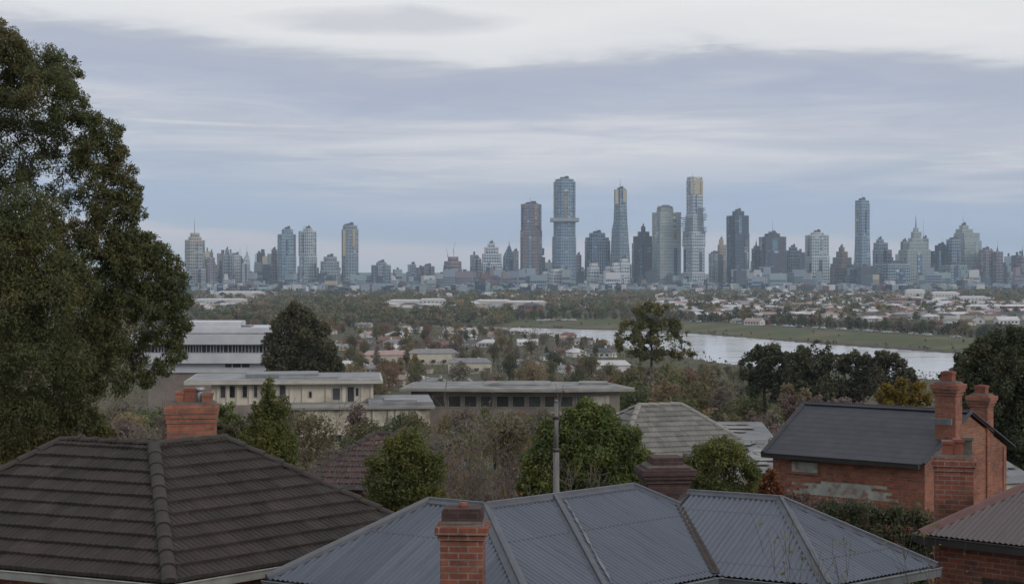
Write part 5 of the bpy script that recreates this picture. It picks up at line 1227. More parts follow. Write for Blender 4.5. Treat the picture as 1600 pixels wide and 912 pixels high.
tree_px('open_crowned_tree', 'tall tree with a loose grey-green crown standing against the river', 'tree', 300, 1018, [
    (1012, 474, 12), (1028, 482, 16), (1000, 488, 16), (985, 502, 15), (1015, 500, 22), (1045, 502, 16), (975, 522, 14), (1000, 522, 20), (1032, 522, 22), (1060, 522, 15), (970, 540, 11), (992, 545, 15), (1020, 545, 17), (1048, 545, 15), (1070, 540, 12), (1078, 552, 8), (1062, 556, 9), (985, 558, 8), (968, 532, 9), (1005, 560, 10), (1030, 562, 10), (1010, 535, 16), (1055, 508, 12), (978, 510, 10), (1040, 575, 9), (1000, 578, 9)],
    .25, 'leaf_olive', 15, 17, trunk_r=.38, sub=8, subr=.48, aspect=.5, fill=.6, hole=(.9, -.35), tr_top=.85)
for i, (lb, bx, D, cl) in enumerate((
    ('small dark tree with a gappy crown, leftmost of the dark row before the river', 1195, 225, [(1185, 550, 12), (1205, 545, 14), (1170, 562, 14), (1195, 565, 20), (1220, 562, 16), (1165, 582, 14), (1192, 590, 22), (1222, 588, 18), (1178, 608, 16), (1210, 612, 20)]),
    ('broad dark tree second from the left in the dark row before the river', 1265, 220, [(1258, 552, 14), (1280, 548, 15), (1240, 566, 16), (1268, 570, 24), (1298, 565, 16), (1245, 592, 22), (1280, 595, 26), (1255, 618, 22), (1290, 620, 22)]),
    ('dark brownish tree in the middle of the dark row before the river', 1325, 222, [(1312, 558, 14), (1335, 556, 14), (1352, 562, 13), (1318, 580, 20), (1345, 582, 20), (1310, 605, 22), (1342, 608, 24), (1325, 628, 20)]),
    ('dark tree with a sloping side, rightmost of the dark row before the river', 1395, 218, [(1375, 556, 12), (1392, 562, 14), (1372, 575, 18), (1402, 578, 17), (1420, 585, 11), (1375, 600, 22), (1408, 600, 20), (1428, 598, 8), (1390, 622, 20), (1420, 615, 13)]))):
    tree_px('riverside_tree', lb, 'tree', D, bx, cl, .24, 'leaf_dark', 17, 30 + i, trunk_r=.35, sub=6, subr=.5, aspect=.5, fill=.3, hole=(.7, -1.15), group='dark trees in front of the river')
tree_px('evergreen_tree', 'big dark green tree at the right edge behind the cottage chimneys', 'tree', 82, 1565, [
    (1560, 533, 18), (1590, 528, 22), (1535, 545, 20), (1570, 552, 30), (1610, 545, 34), (1512, 562, 18), (1545, 572, 30), (1590, 580, 38), (1500, 580, 16), (1490, 598, 16), (1525, 598, 28), (1565, 610, 36), (1605, 620, 40), (1478, 590, 10), (1500, 622, 22), (1540, 640, 34), (1585, 655, 38), (1610, 690, 38), (1570, 690, 34), (1535, 680, 26), (1500, 650, 20), (1600, 725, 30), (1640, 600, 40), (1640, 670, 40), (1560, 722, 28)],
    .10, 'leaf_hedge', 100, 18, trunk_r=.25, sub=7, subr=.48, aspect=.45, fill=.24)
tree_px('yellow_tree', 'small tree in yellow autumn leaf just behind the slate roof', 'tree', 95, 1410, [
    (1390, 606, 12), (1412, 602, 13), (1432, 606, 12), (1378, 618, 13), (1402, 620, 18), (1430, 620, 15), (1448, 622, 12), (1385, 634, 16), (1415, 640, 18), (1442, 638, 13)],
    .12, 'leaf_yellow', 45, 19, trunk_r=.10, sub=6, subr=.5, aspect=.5, fill=.4, hole=(1.0, -1.1))
tree_px('russet_shrub', 'orange-red shrub at the left end of the brick cottage wall', 'shrub', 36, 1205, [
    (1188, 748, 13), (1205, 742, 13), (1198, 762, 18), (1216, 764, 13), (1182, 768, 15), (1205, 785, 18), (1180, 788, 16)], .045, 'leaf_russet', 330, 20, trunk_r=.04, sub=6, aspect=.45, fill=.4)
def hedge(name, label, cat, D, pts, mat, leaf, dens, seed):
    rng = np.random.default_rng(seed); cl = []
    for px, py, r in pts: p = P(px, py, D + rng.uniform(-.3, .5)); cl.append((p.x, p.y, p.z, r * D / F))
    cx = sum(c[0] for c in cl) / len(cl); g0 = gz(cx, D); t = thing(name, label, cat, (cx, D, g0))
    p, o = clump_points(cl, dens, rng, 6, .5, .25); v, f = leaf_quads(p, leaf, rng, o, .5); part_np('foliage', v, f, M[mat], t, (cx, D, g0))
    segs = []
    for c in cl: segs += limb((c[0], c[1], g0 - .2), c[:3], .025, .008, rng, 4)
    tv, tf = tubes_np(segs, 5); part_np('stems', tv, tf, M['bark'], t, (cx, D, g0), True)
hedge('hedge', 'dark green hedge along the foot of the brick cottage, above the iron roof', 'hedge', 33, [(x, y, 22) for x, y in ((1262, 806), (1290, 802), (1318, 806), (1345, 802), (1372, 806), (1398, 804), (1422, 808), (1444, 812), (1300, 830), (1335, 832), (1370, 834), (1400, 838), (1430, 842), (1450, 840), (1345, 858), (1385, 864), (1420, 868), (1450, 870), (1400, 890), (1440, 895))], 'leaf_hedge', .04, 330, 40)
hedge('creeper', 'reddish brown creeper along the base of the cottage wall, above the dark hedge', 'creeper', 38.5, [(x, y, 13) for x, y in ((1232, 776), (1255, 782), (1280, 784), (1305, 787), (1330, 788), (1355, 790))], 'leaf_mauve', .045, 260, 41)

# bare and twiggy shrubs
def twiggy(name, label, cat, D, px, py_top, spread_px, n, seed, mat='twig', leafmat_=None, nleaf=0, leaf=.04, depth=3, r=.022, kids=3, ln=.42, group=None, lean=0, spread=.6, up=.3, rmin=.007):
    rng = np.random.default_rng(seed); x = X(px, D); g0 = gz(x, D); h = Z(py_top, D) - g0; segs = []
    for k in range(n):
        a = rng.uniform(0, 6.28); q = rng.uniform(0, spread_px / F * D * .35)
        d = np.array([math.cos(a) * .38 + lean, math.sin(a) * .38, 1.0]); d /= np.linalg.norm(d)
        branching((x + q * math.cos(a), D + q * math.sin(a), g0 - .1), d, h * ln * rng.uniform(.75, 1.05), r * h * .25 + .006, depth, rng, segs, spread, up, kids, rmin)
    t = thing(name, label, cat, (x, D, g0), group)
    v, f = tubes_np(segs, 4); part_np('branches', v, f, M[mat], t, (x, D, g0))
    if nleaf:
        tips = [s for s in segs if s[3] < r * h * .12 + .004] or segs
        pts = np.array([tips[i][1] + rng.normal(size=3) * .06 for i in rng.integers(0, len(tips), nleaf)]); v, f = leaf_quads(pts, leaf, rng, None, .5); part_np('leaves', v, f, M[leafmat_], t, (x, D, g0))
    return t
twiggy('twiggy_shrub', 'broad grey-brown twiggy shrub with few orange leaves, between the small tree and the round bush', 'shrub', 37, 745, 655, 130, 9, 51, 'twig_pale', 'leaf_brown', 1900, .045, 4, kids=3, r=.03)
twiggy('twiggy_shrub', 'brown bare shrub close behind the olive small tree', 'shrub', 40, 700, 650, 110, 9, 52, 'twig_pale', 'leaf_brown', 1300, .045, 4, r=.03)
twiggy('twiggy_shrub', 'leafy-tipped twiggy shrub touching the left side of the round bush', 'shrub', 35, 795, 664, 100, 9, 53, 'twig_pale', 'leaf_yellow', 600, .04, 4, r=.03)
twiggy('bare_shrub', 'pale bare shrub between the big tree and the brick chimney of the tiled house', 'shrub', 44, 215, 628, 110, 8, 54, 'twig_pale', 'leaf_grey', 500, .04, 4)
twiggy('bare_shrub', 'pale bare shrub immediately right of the brick chimney of the tiled house', 'shrub', 43, 362, 655, 70, 6, 55, 'twig_pale', 'leaf_conifer', 600, .04, 4)
twiggy('bare_shrub', 'greyish bare shrub behind the right slope of the tiled roof, by the conical conifer', 'shrub', 40, 480, 660, 80, 6, 56, 'twig_pale', 'leaf_grey', 500, .04, 4)
twiggy('sapling', 'thin twiggy sapling in front of the right end of the iron roof', 'sapling', 16.6, 1268, 832, 70, 5, 57, 'twig', 'leaf_conifer', 1100, .028, 4, r=.009, ln=.42, spread=.45, up=.45, rmin=.0028)
twiggy('bare_shrub', 'fine bare twigs poking up in front of the cream lower wall', 'shrub', 150, 588, 646, 60, 8, 58, 'twig', 'leaf_brown', 300, .12, 3)
hedge('yellow_shrub', 'small bright yellow-green shrub right beside the brick chimney of the tiled house', 'shrub', 46, [(345, 640, 10), (358, 636, 10), (352, 652, 14), (366, 655, 12)], 'leaf_bush', .05, 260, 42)
hedge('dark_shrub', 'dark shrub below the yellow-green one, right of the tiled house chimney', 'shrub', 42, [(348, 668, 16), (368, 672, 18), (355, 690, 20), (376, 695, 18)], 'leaf_hedge', .05, 240, 43)
for i, (px, py, D, lb) in enumerate(((1232, 608, 150, 'tall straw-coloured dry grass tuft left in front of the dark river trees'), (1258, 616, 148, 'straw-coloured dry shrub right of the tall dry grass tuft'))):
    hedge('dry_shrub', lb, 'shrub', D, [(px, py, 11), (px - 6, py + 14, 12), (px + 8, py + 15, 12), (px, py + 30, 14)], 'leaf_straw', .2, 16, 44 + i)
hedge('mauve_shrub', 'wide mauve-brown thicket behind the slate roof of the cottage', 'shrub', 125, [(x, y, 13) for x, y in ((1228, 628), (1250, 632), (1275, 630), (1300, 634), (1322, 632), (1345, 636), (1240, 645), (1265, 648))], 'leaf_mauve', .17, 22, 47)

# ------------------------------------------------------------------ hillside growth, suburb trees, far woods
PROT = {}
def make_protos(key, mat, specs):
    PROT[key] = []
    for h, w, base, seed, nl, leaf, shp, hole in specs:
        tv, tf, v, f = proto_tree(h, w, base, seed, nl, leaf, shp, hole=hole)
        PROT[key].append((np_mesh('trunk', tv, tf, M['bark'], True), np_mesh('crown', v, f, M[mat])))
MID = [(1, .9, .12, 1, 2800, .027, 'round', (9, -1.3)), (1, 1.05, .2, 2, 2600, .030, 'spread', (9, -1.2)), (1, .62, .1, 3, 2400, .026, 'round', (10, -1.4)), (1, 1.2, .08, 4, 2800, .031, 'round', (8, -1.3))]
for key, mat in (('olive', 'leaf_olive'), ('green', 'leaf_green'), ('dark', 'leaf_dark'), ('brown', 'leaf_brown'), ('grey', 'leaf_grey'), ('yellow', 'leaf_yellow'), ('mauve', 'leaf_mauve')):
    make_protos(key, mat, MID)
WORD = {'olive': 'olive-green', 'green': 'mid-green', 'dark': 'very dark green', 'brown': 'russet-brown', 'grey': 'grey bare-looking', 'yellow': 'yellow autumn', 'mauve': 'mauve-brown'}
PROTO_OBJ = {}
HALLPX = [(606, 697, 2150), (742, 855, 2150), (300, 386, 2300), (335, 410, 3200), (1416, 1446, 2700), (1456, 1545, 2500), (1392, 1440, 2250)]
def put_tree(name, key, x, y, h, w, label, cat, group, var):
    """one thing with trunk and crown; later ones are copies that share mesh data"""
    kk = (name, key, var)
    if kk not in PROTO_OBJ:
        t = thing(name, label, cat, (x, y, gz(x, y)), group)
        link('trunk', PROT[key][var][0], t); link('crown', PROT[key][var][1], t); PROTO_OBJ[kk] = t
    else: t = copy_tree(PROTO_OBJ[kk])
    t.location = (x, y, gz(x, y) - .05); t.scale = (w, w, h); t.rotation_euler.z = random.Random(x * 31 + y).uniform(0, 6.28)
    tag(t, label, cat, group)
    return t
# upper limit (photo y) that growth may reach, by column and distance band
def limit_near(px): return np.interp(px, [-200, 280, 300, 440, 460, 640, 690, 930, 990, 1020, 1090, 1160, 1240, 1440, 1700], [560, 600, 690, 696, 700, 690, 650, 646, 640, 650, 660, 662, 640, 622, 560])
def limit_mid(px): return np.interp(px, [-200, 300, 420, 540, 620, 640, 980, 1000, 1040, 1100, 1160, 1300, 1440, 1700], [560, 600, 600, 596, 640, 640, 640, 605, 572, 574, 590, 600, 600, 590])
def limit_far(px): return np.interp(px, [-200, 430, 530, 600, 700, 800, 860, 930, 960, 990, 1060, 1100, 1160, 1200, 1700], [520, 500, 500, 505, 505, 512, 520, 530, 545, 552, 558, 566, 572, 600, 600])
rnd = random.Random(2024)
AREAS = [ # name, count, px range, D range, height range, colour weights, place words, limit
    ('garden_shrub', 70, (-40, 1640), (52, 130), (1.5, 4.5), dict(olive=3, green=3, brown=2, grey=2, mauve=1, dark=1), 'on the slope behind the near roofs', limit_near, 'shrub'),
    ('hillside_shrub', 150, (420, 1640), (130, 330), (2, 7), dict(olive=4, green=3.5, brown=1.6, grey=1.6, mauve=.8, dark=1.6), 'on the hillside above the flat-roofed building', limit_mid, 'shrub'),
    ('slope_shrub', 90, (60, 330), (120, 255), (2, 6), dict(olive=2, grey=3, mauve=2, brown=2, green=1.5), 'on the slope below the white terraced building', lambda px: np.interp(px, [0, 90, 330], [585, 590, 588]), 'shrub'),
    ('hillside_tree', 190, (250, 1240), (330, 760), (4, 12), dict(olive=4, green=1.6, brown=3.4, grey=3.4, yellow=.6, dark=.8), 'between the flat-roofed building and the river', limit_far, 'tree'),
    ('suburb_tree', 250, (180, 960), (760, 1500), (5, 12), dict(olive=4, green=1.6, brown=3.6, grey=3.4, yellow=.7, dark=.9), 'among the suburban roofs left of the river', lambda px: np.interp(px, [0, 540, 760, 800, 900, 960], [482, 488, 506, 515, 522, 530]), 'tree'),
]
BUILT = []                       # footprints of houses, to keep trees off them
def side_word(px): return 'left' if px < 560 else ('middle' if px < 1060 else 'right')
for name, cnt, pr, dr, hr, wts, where, lim, cat in AREAS:
    made = tries = 0
    while made < cnt and tries < cnt * 40:
        tries += 1
        D = math.sqrt(rnd.uniform(dr[0] ** 2, dr[1] ** 2)) if dr[1] > 400 else rnd.uniform(*dr); px = rnd.uniform(*pr); x = X(px, D)
        if D < 330 and name != 'garden_shrub' and px < 1000 and D < 225: 
            if 300 < px < 1000 and D > 180: continue
        yn = np.interp(x, RNX, RNY)
        if D > yn - 14: continue
        if name == 'garden_shrub' and 940 < px < 1140 and D < 72: continue
        h = rnd.uniform(*hr); g0 = gz(x, D); top = HY + (CAMZ - g0 - h) / D * F
        w = h * rnd.uniform(.75, 1.1); wpx = w * .5 / D * F
        l = float(max(lim(px - wpx * .7), lim(px + wpx * .7), lim(px)))
        if top < l:
            h2 = CAMZ - g0 - (l - HY) / F * D
            if h2 < hr[0] * .55: continue
            w *= max(.6, h2 / h); h = h2
        keys, ww = zip(*wts.items()); key = rnd.choices(keys, ww)[0]
        sw = side_word(px)
        put_tree(name, key, x, D, h, w, f'{WORD[key]} {cat} {where}, in the {sw} third' if name != 'garden_shrub' else f'{WORD[key]} {cat} {where}, {sw} third', cat, f'{WORD[key]} {cat}s {where}, {sw}', rnd.randrange(4))
        made += 1
for i, (px, D, top, w) in enumerate(((700, 150, 640, 5), (728, 145, 634, 5.5), (758, 150, 630, 6), (788, 142, 632, 6), (815, 150, 636, 5), (845, 145, 634, 5), (662, 140, 655, 5), (640, 132, 664, 5), (610, 128, 672, 4.5), (735, 110, 655, 5), (775, 105, 652, 5), (700, 100, 668, 4.5), (800, 98, 662, 4))):
    x = X(px, D); h = Z(top, D) - gz(x, D); put_tree('autumn_shrub', ('brown', 'grey', 'olive', 'grey')[i % 4], x, D, h, w * .8, WORD[('brown', 'grey', 'olive', 'grey')[i % 4]] + ' shrub in the thicket before the flat-roofed building', 'shrub', WORD[('brown', 'grey', 'olive', 'grey')[i % 4]] + ' shrubs before the flat-roofed building', i % 4)
for i, (px, D, top, w) in enumerate(((955, 290, 585, 9), (985, 280, 572, 10), (1015, 275, 566, 10), (1045, 280, 562, 10), (1075, 285, 570, 10), (1100, 280, 578, 9), (1130, 270, 586, 9), (1000, 240, 590, 9), (1040, 235, 588, 9), (1085, 240, 592, 9), (1125, 230, 600, 8), (1165, 225, 612, 8))):
    x = X(px, D); h = Z(top, D) - gz(x, D); kk = ('brown', 'olive', 'grey', 'green')[i % 4]; put_tree('slope_tree', kk, x, D, h, w, WORD[kk] + ' tree round the foot of the open-crowned tree', 'tree', WORD[kk] + ' trees round the open-crowned tree', i % 4)
# undergrowth that carpets the slope
def undergrowth():
    rng = np.random.default_rng(5); V_, F_, MI = [], [], []; k = 0
    mats = ['leaf_olive', 'leaf_green', 'leaf_brown', 'leaf_grey', 'leaf_mauve']
    for d0, d1, n, s in ((40, 80, 30000, .06), (80, 140, 38000, .10), (140, 260, 42000, .17), (260, 480, 40000, .32), (480, 800, 30000, .55), (800, 1420, 26000, .9)):
        D = rng.uniform(d0, d1, n); px = rng.uniform(-60, 1700, n); x = (px - CX) / F * D
        ph = np.sin(x / d0 * 22 + 1.7 * np.sin(D / d0 * 9)) + np.sin(D / d0 * 17 + x / d0 * 9)
        ok = (ph > -.9) & (D < np.interp(x, RNX, RNY) - 3)
        if d0 < 250: ok &= ~((D > 176) & (D < 222) & (px > 300) & (px < 1010))
        x, D = x[ok], D[ok]; z = ground_np(x, D) + rng.uniform(0, 1, len(x)) ** 1.8 * s * 6 * np.clip(ph[ok] + .9, .2, 1.4) / 1.4
        pts = np.stack([x, D, z], 1); v, f = leaf_quads(pts, s, rng, None, .6); V_.append(v); F_.append(f + k); k += len(v)
        c = np.sin(x / d0 * 13 + 2) + np.sin(D / d0 * 11) + rng.normal(size=len(x)) * .5
        MI.append(np.digitize(c, [-.7, .2, .9, 1.5]))
    me = np_mesh('undergrowth', np.concatenate(V_), np.concatenate(F_), [M[m] for m in mats]); me.polygons.foreach_set('material_index', np.concatenate(MI).astype(np.int32))
    tag(link('undergrowth', me), 'tangled low undergrowth covering the slope between the near roofs and the river', 'undergrowth', kind='stuff')
undergrowth()

# small houses
surf('roof_white', (.55, .55, .56), (.44, .44, .46), scale=.3, rough=.6, obj_var=.15); surf('roof_grey', (.24, .24, .25), (.17, .17, .18), scale=.3, rough=.7, obj_var=.2)
surf('roof_terracotta', (.20, .118, .09), (.15, .09, .072), scale=.3, rough=.85, obj_var=.2); surf('roof_brown', (.12, .085, .07), (.08, .06, .052), scale=.3, rough=.85, obj_var=.2)
surf('roof_slate', (.085, .088, .10), (.06, .062, .072), scale=.3, rough=.7, obj_var=.2); surf('roof_pink', (.36, .26, .23), (.28, .20, .18), scale=.3, rough=.8, obj_var=.2)
surf('wall_cream', (.50, .46, .39), (.42, .38, .32), scale=.3, rough=.9, obj_var=.15); surf('wall_white', (.62, .61, .59), (.52, .51, .50), scale=.3, rough=.9, obj_var=.1); surf('wall_brick', (.22, .10, .07), (.16, .075, .055), scale=.3, rough=.9, obj_var=.2)
def house_mesh(shape, roof, wall):
    b = MB(); w, d, e, r = (14, 9, 2.9, 5.2)
    if shape == 'hip' or shape == 'ell':
        b.prism([(-w / 2, -d / 2), (w / 2, -d / 2), (w / 2, d / 2), (-w / 2, d / 2)], -1.5, e, 1); o = .5
        a = [(-w / 2 - o, -d / 2 - o, e), (w / 2 + o, -d / 2 - o, e), (w / 2 + o, d / 2 + o, e), (-w / 2 - o, d / 2 + o, e)]; r0, r1 = (-w / 2 + 4.2, 0, r), (w / 2 - 4.2, 0, r)
        for f in ([a[0], a[1], r1, r0], [a[1], a[2], r1], [a[2], a[3], r0, r1], [a[3], a[0], r0], a[::-1]): b.face(f, 0)
        if shape == 'ell':
            b.prism([(1.5, -d / 2 - 3.5), (6.2, -d / 2 - 3.5), (6.2, -d / 2 + 1), (1.5, -d / 2 + 1)], -1.5, e - .01, 1)
            q = [(1.0, -d / 2 - 4, e + .02), (6.7, -d / 2 - 4, e + .02), (6.7, 0, e + .02), (1.0, 0, e + .02)]; t0, t1 = (3.85, -d / 2 - 1.6, e + 1.75), (3.85, -.6, e + 1.75)
            for f in ([q[0], q[1], t0], [q[1], q[2], t1, t0], [q[3], q[0], t0, t1]): b.face(f, 0)
        b.box((2.4, 1.2, r + .2), (.8, .6, 1.6), 0, 1)
    elif shape == 'gable':
        b.prism([(-w / 2, -d / 2), (w / 2, -d / 2), (w / 2, d / 2), (-w / 2, d / 2)], -1.5, e, 1); o = .4
        for sx in (-1, 1): b.face([(sx * w / 2, -d / 2, e), (sx * w / 2, d / 2, e), (sx * w / 2, 0, r - .1)][::sx], 1)
        for sy in (-1, 1): b.face([(-w / 2 - o, sy * (d / 2 + o), e - .15), (w / 2 + o, sy * (d / 2 + o), e - .15), (w / 2 + o, 0, r), (-w / 2 - o, 0, r)][::-sy], 0)
        b.box((-2.4, 1.2, r + .1), (.8, .6, 1.5), 0, 1)
    else:
        b.prism([(-w / 2, -d / 2), (w / 2, -d / 2), (w / 2, d / 2), (-w / 2, d / 2)], -1.5, 6.2, 1)
        b.prism([(-w / 2 - .3, -d / 2 - .3), (w / 2 + .3, -d / 2 - .3), (w / 2 + .3, d / 2 + .3), (-w / 2 - .3, d / 2 + .3)], 6.21, 6.6, 0)
        for k in range(6): b.box((-5.6 + k * 2.2, -d / 2 - .02, 4.6), (1.4, .08, 1.1), 0, 2)
    for k in range(5):
        if shape == 'ell' and k > 2: continue
        b.box((-5.2 + k * 2.5, -d / 2 - .02, 1.5), (1.3, .08, 1.1), 0, 2)
    for sx in (-1, 1): b.box((sx * (w / 2 + .02), -1.5, 1.5), (.08, 1.6, 1.1), 0, 2)
    me = bpy.data.meshes.new('house'); me.from_pydata(b.v, [], b.f); me.polygons.foreach_set('material_index', b.m)
    for mm in (roof, wall, 'window_glass'): me.materials.append(M[mm])
    return me
HT = [('white', 'roof_white', ('wall_white', 'wall_cream')), ('grey', 'roof_grey', ('wall_cream', 'wall_white')), ('terracotta', 'roof_terracotta', ('wall_brick', 'wall_cream')), ('brown', 'roof_brown', ('wall_brick', 'wall_cream')), ('slate', 'roof_slate', ('wall_white', 'wall_brick')), ('pinkish', 'roof_pink', ('wall_white', 'wall_cream'))]
HM = {(c, s): house_mesh(s, r, ws[i % 2]) for c, r, ws in HT for i, s in enumerate(('hip', 'ell', 'gable', 'flat'))}
rnd = random.Random(909)
def put_house(px, D, wts, where, scale=1.0, group=None):
    x = X(px, D); col = rnd.choices(('white', 'grey', 'terracotta', 'brown', 'slate', 'pinkish'), wts)[0]; shp = rnd.choices(('hip', 'ell', 'gable', 'flat'), (4, 3, 3, 0))[0]
    o = link('suburban_house', HM[(col, shp)], None, (x, D, gz(x, D)))
    s = rnd.uniform(.7, 1.05) * scale; o.scale = (s * rnd.uniform(.9, 1.4), s, s * rnd.uniform(.9, 1.15)); o.rotation_euler.z = rnd.uniform(-.6, .6) + rnd.choice((0, 0, 1.57))
    tag(o, f'small house with a {col} roof {where}', 'house', f'{col} roofed houses {where}')
for i in range(105):                                    # left of the river
    for _ in range(30):
        D = math.sqrt(rnd.uniform(560 ** 2, 1450 ** 2)); px = rnd.uniform(300, 960)
        if D < np.interp(X(px, D), RNX, RNY) - 45: break
    else: continue
    put_house(px, D, (3, 3, 2, 3, 2, 2), 'among the trees left of the river' if px < 760 else 'among the trees close to the river, middle')
for i in range(165):                                   # beyond the river
    px = rnd.uniform(1040, 1640); D = rnd.uniform(1330, 2900); x = X(px, D)
    if D < np.interp(x, RFX, RFY) + 230: continue
    put_house(px, D, (5, 4, 2.2, 2, 2.4, 2.6), 'beyond the grassy river bank, right of the open-crowned tree' if px < 1300 else 'beyond the grassy river bank, towards the right edge', 1.25)
for i in range(40):
    px = rnd.uniform(300, 1040); D = rnd.uniform(1750, 3300); put_house(px, D, (5, 3, 1.5, 1, 1.5, 2), 'in the dark tree belt under the skyline', 1.4)
# the large pale sheds and halls
for px0, px1, py, h, D, roof, wall, lb in (
    (606, 660, 484, 7, 2150, 'roof_white', 'wall_white', 'long white hall, left of the two in the tree belt under the skyline'), (655, 697, 485, 9, 2120, 'roof_white', 'wall_white', 'taller white hall touching the long white one in the tree belt'), (742, 800, 485, 7, 2150, 'roof_white', 'wall_cream', 'long pale hall above the left end of the river'), (790, 855, 486, 6, 2120, 'roof_white', 'wall_cream', 'low cream hall right of the pale hall above the river'),
    (300, 386, 486, 6, 2300, 'roof_white', 'wall_white', 'long white hall beside the big tree, above the white terraced building'), (335, 410, 460, 7, 3200, 'roof_white', 'wall_white', 'long pale hall far off at the foot of the left skyline'),
    (566, 640, 566, 6, 790, 'roof_pink', 'wall_cream', 'long cream house with a red-edged roof in the middle of the suburb'), (636, 716, 563, 6, 810, 'roof_grey', 'wall_cream', 'long cream building next to the red-edged roof in the suburb'), (700, 768, 576, 5, 720, 'roof_grey', 'wall_cream', 'pale low building among brown trees above the flat-roofed building'),
    (925, 985, 580, 5, 690, 'roof_white', 'wall_white', 'white-roofed low building left of the open-crowned tree'), (1416, 1446, 466, 16, 2700, 'roof_white', 'wall_white', 'white block standing above the red roofs on the right'), (1456, 1500, 478, 14, 2500, 'roof_white', 'wall_white', 'tall white apartment block among the roofs on the right'), (1500, 1545, 484, 9, 2350, 'roof_white', 'wall_white', 'wide white block right of the tall white apartment block'), (1392, 1440, 488, 8, 2250, 'roof_terracotta', 'wall_brick', 'wide red-brown block below the white ones on the right'),
    (1238, 1282, 492, 7, 1900, 'roof_pink', 'wall_white', 'pinkish long hall above the river bank on the right'), (1570, 1640, 505, 8, 1750, 'roof_white', 'wall_brick', 'white-roofed long hall at the right edge above the bank'), (1515, 1575, 500, 7, 1800, 'roof_white', 'wall_white', 'long white hall beside the right-edge hall above the bank')):
    x0, x1 = X(px0, D), X(px1, D); g0 = gz((x0 + x1) / 2, D); t = thing('hall', lb, 'hall', ((x0 + x1) / 2, D, g0)); dp = (x1 - x0) * .4
    b = MB(); b.prism([(x0, D), (x1, D + 2), (x1 - 1, D + dp), (x0 + 1, D + dp)], g0 - 2, g0 + h); b.build('wall', M[wall], t)
    b = MB(); m_ = (x0 + x1) / 2
    lo = [(x0 - .6, D - .6, g0 + h + .02), (x1 + .6, D + 1.4, g0 + h + .02), (x1 - .4, D + dp + .6, g0 + h + .02), (x0 + .4, D + dp + .6, g0 + h + .02)]; r0, r1 = (x0 + dp * .3, D + dp / 2, g0 + h + 2.2), (x1 - dp * .3, D + dp / 2 + 1, g0 + h + 2.2)
    for f in ([lo[0], lo[1], r1, r0], [lo[1], lo[2], r1], [lo[2], lo[3], r0, r1], [lo[3], lo[0], r0], lo[::-1]): b.face(f)
    b.build('roof', M[roof], t)
    n = int((x1 - x0) / 5)
    for rr in range(max(1, int(h / 4.5))):
        for k in range(n): b = MB(); b.box((x0 + 2.5 + k * (x1 - x0 - 4) / max(1, n - 1), D + .7 + 1.2 * k / max(1, n), g0 + 2.0 + rr * 4), (1.9, 3.0, 1.3)); b.build('window', M['window_glass'], t)

# far trees: single meshes, many copies
def far_proto(seed, mat, nl=260, leaf=.075, shape='round'):
    tv, tf, v, f = proto_tree(1, rnd.uniform(.85, 1.25), .08, seed, nl, leaf, shape, 7)
    me = np_mesh('far_tree', np.concatenate([v, tv]), np.concatenate([f, tf + len(v)]), [M[mat], M['bark']])
    mi = np.zeros(len(f) + len(tf), np.int32); mi[len(f):] = 1; me.polygons.foreach_set('material_index', mi); return me
FAR = {k: [far_proto(60 + 7 * i + j, m) for j in range(3)] for i, (k, m) in enumerate((('olive', 'leaf_olive'), ('green', 'leaf_green'), ('dark', 'leaf_dark'), ('brown', 'leaf_brown'), ('grey', 'leaf_grey'), ('yellow', 'leaf_yellow')))}
def put_far(name, px, D, h, wts, where):
    x = X(px, D); key = rnd.choices(list(wts), list(wts.values()))[0]
    o = link(name, FAR[key][rnd.randrange(3)], None, (x, D, gz(x, D) - .3)); w = h * rnd.uniform(.9, 1.35); o.scale = (w, w, h); o.rotation_euler.z = rnd.uniform(0, 6.28)
    kd = 'shrub' if name == 'bank_shrub' else 'tree'; tag(o, f'{WORD[key]} {kd} {where}', kd, f'{WORD[key]} {kd}s {where}')
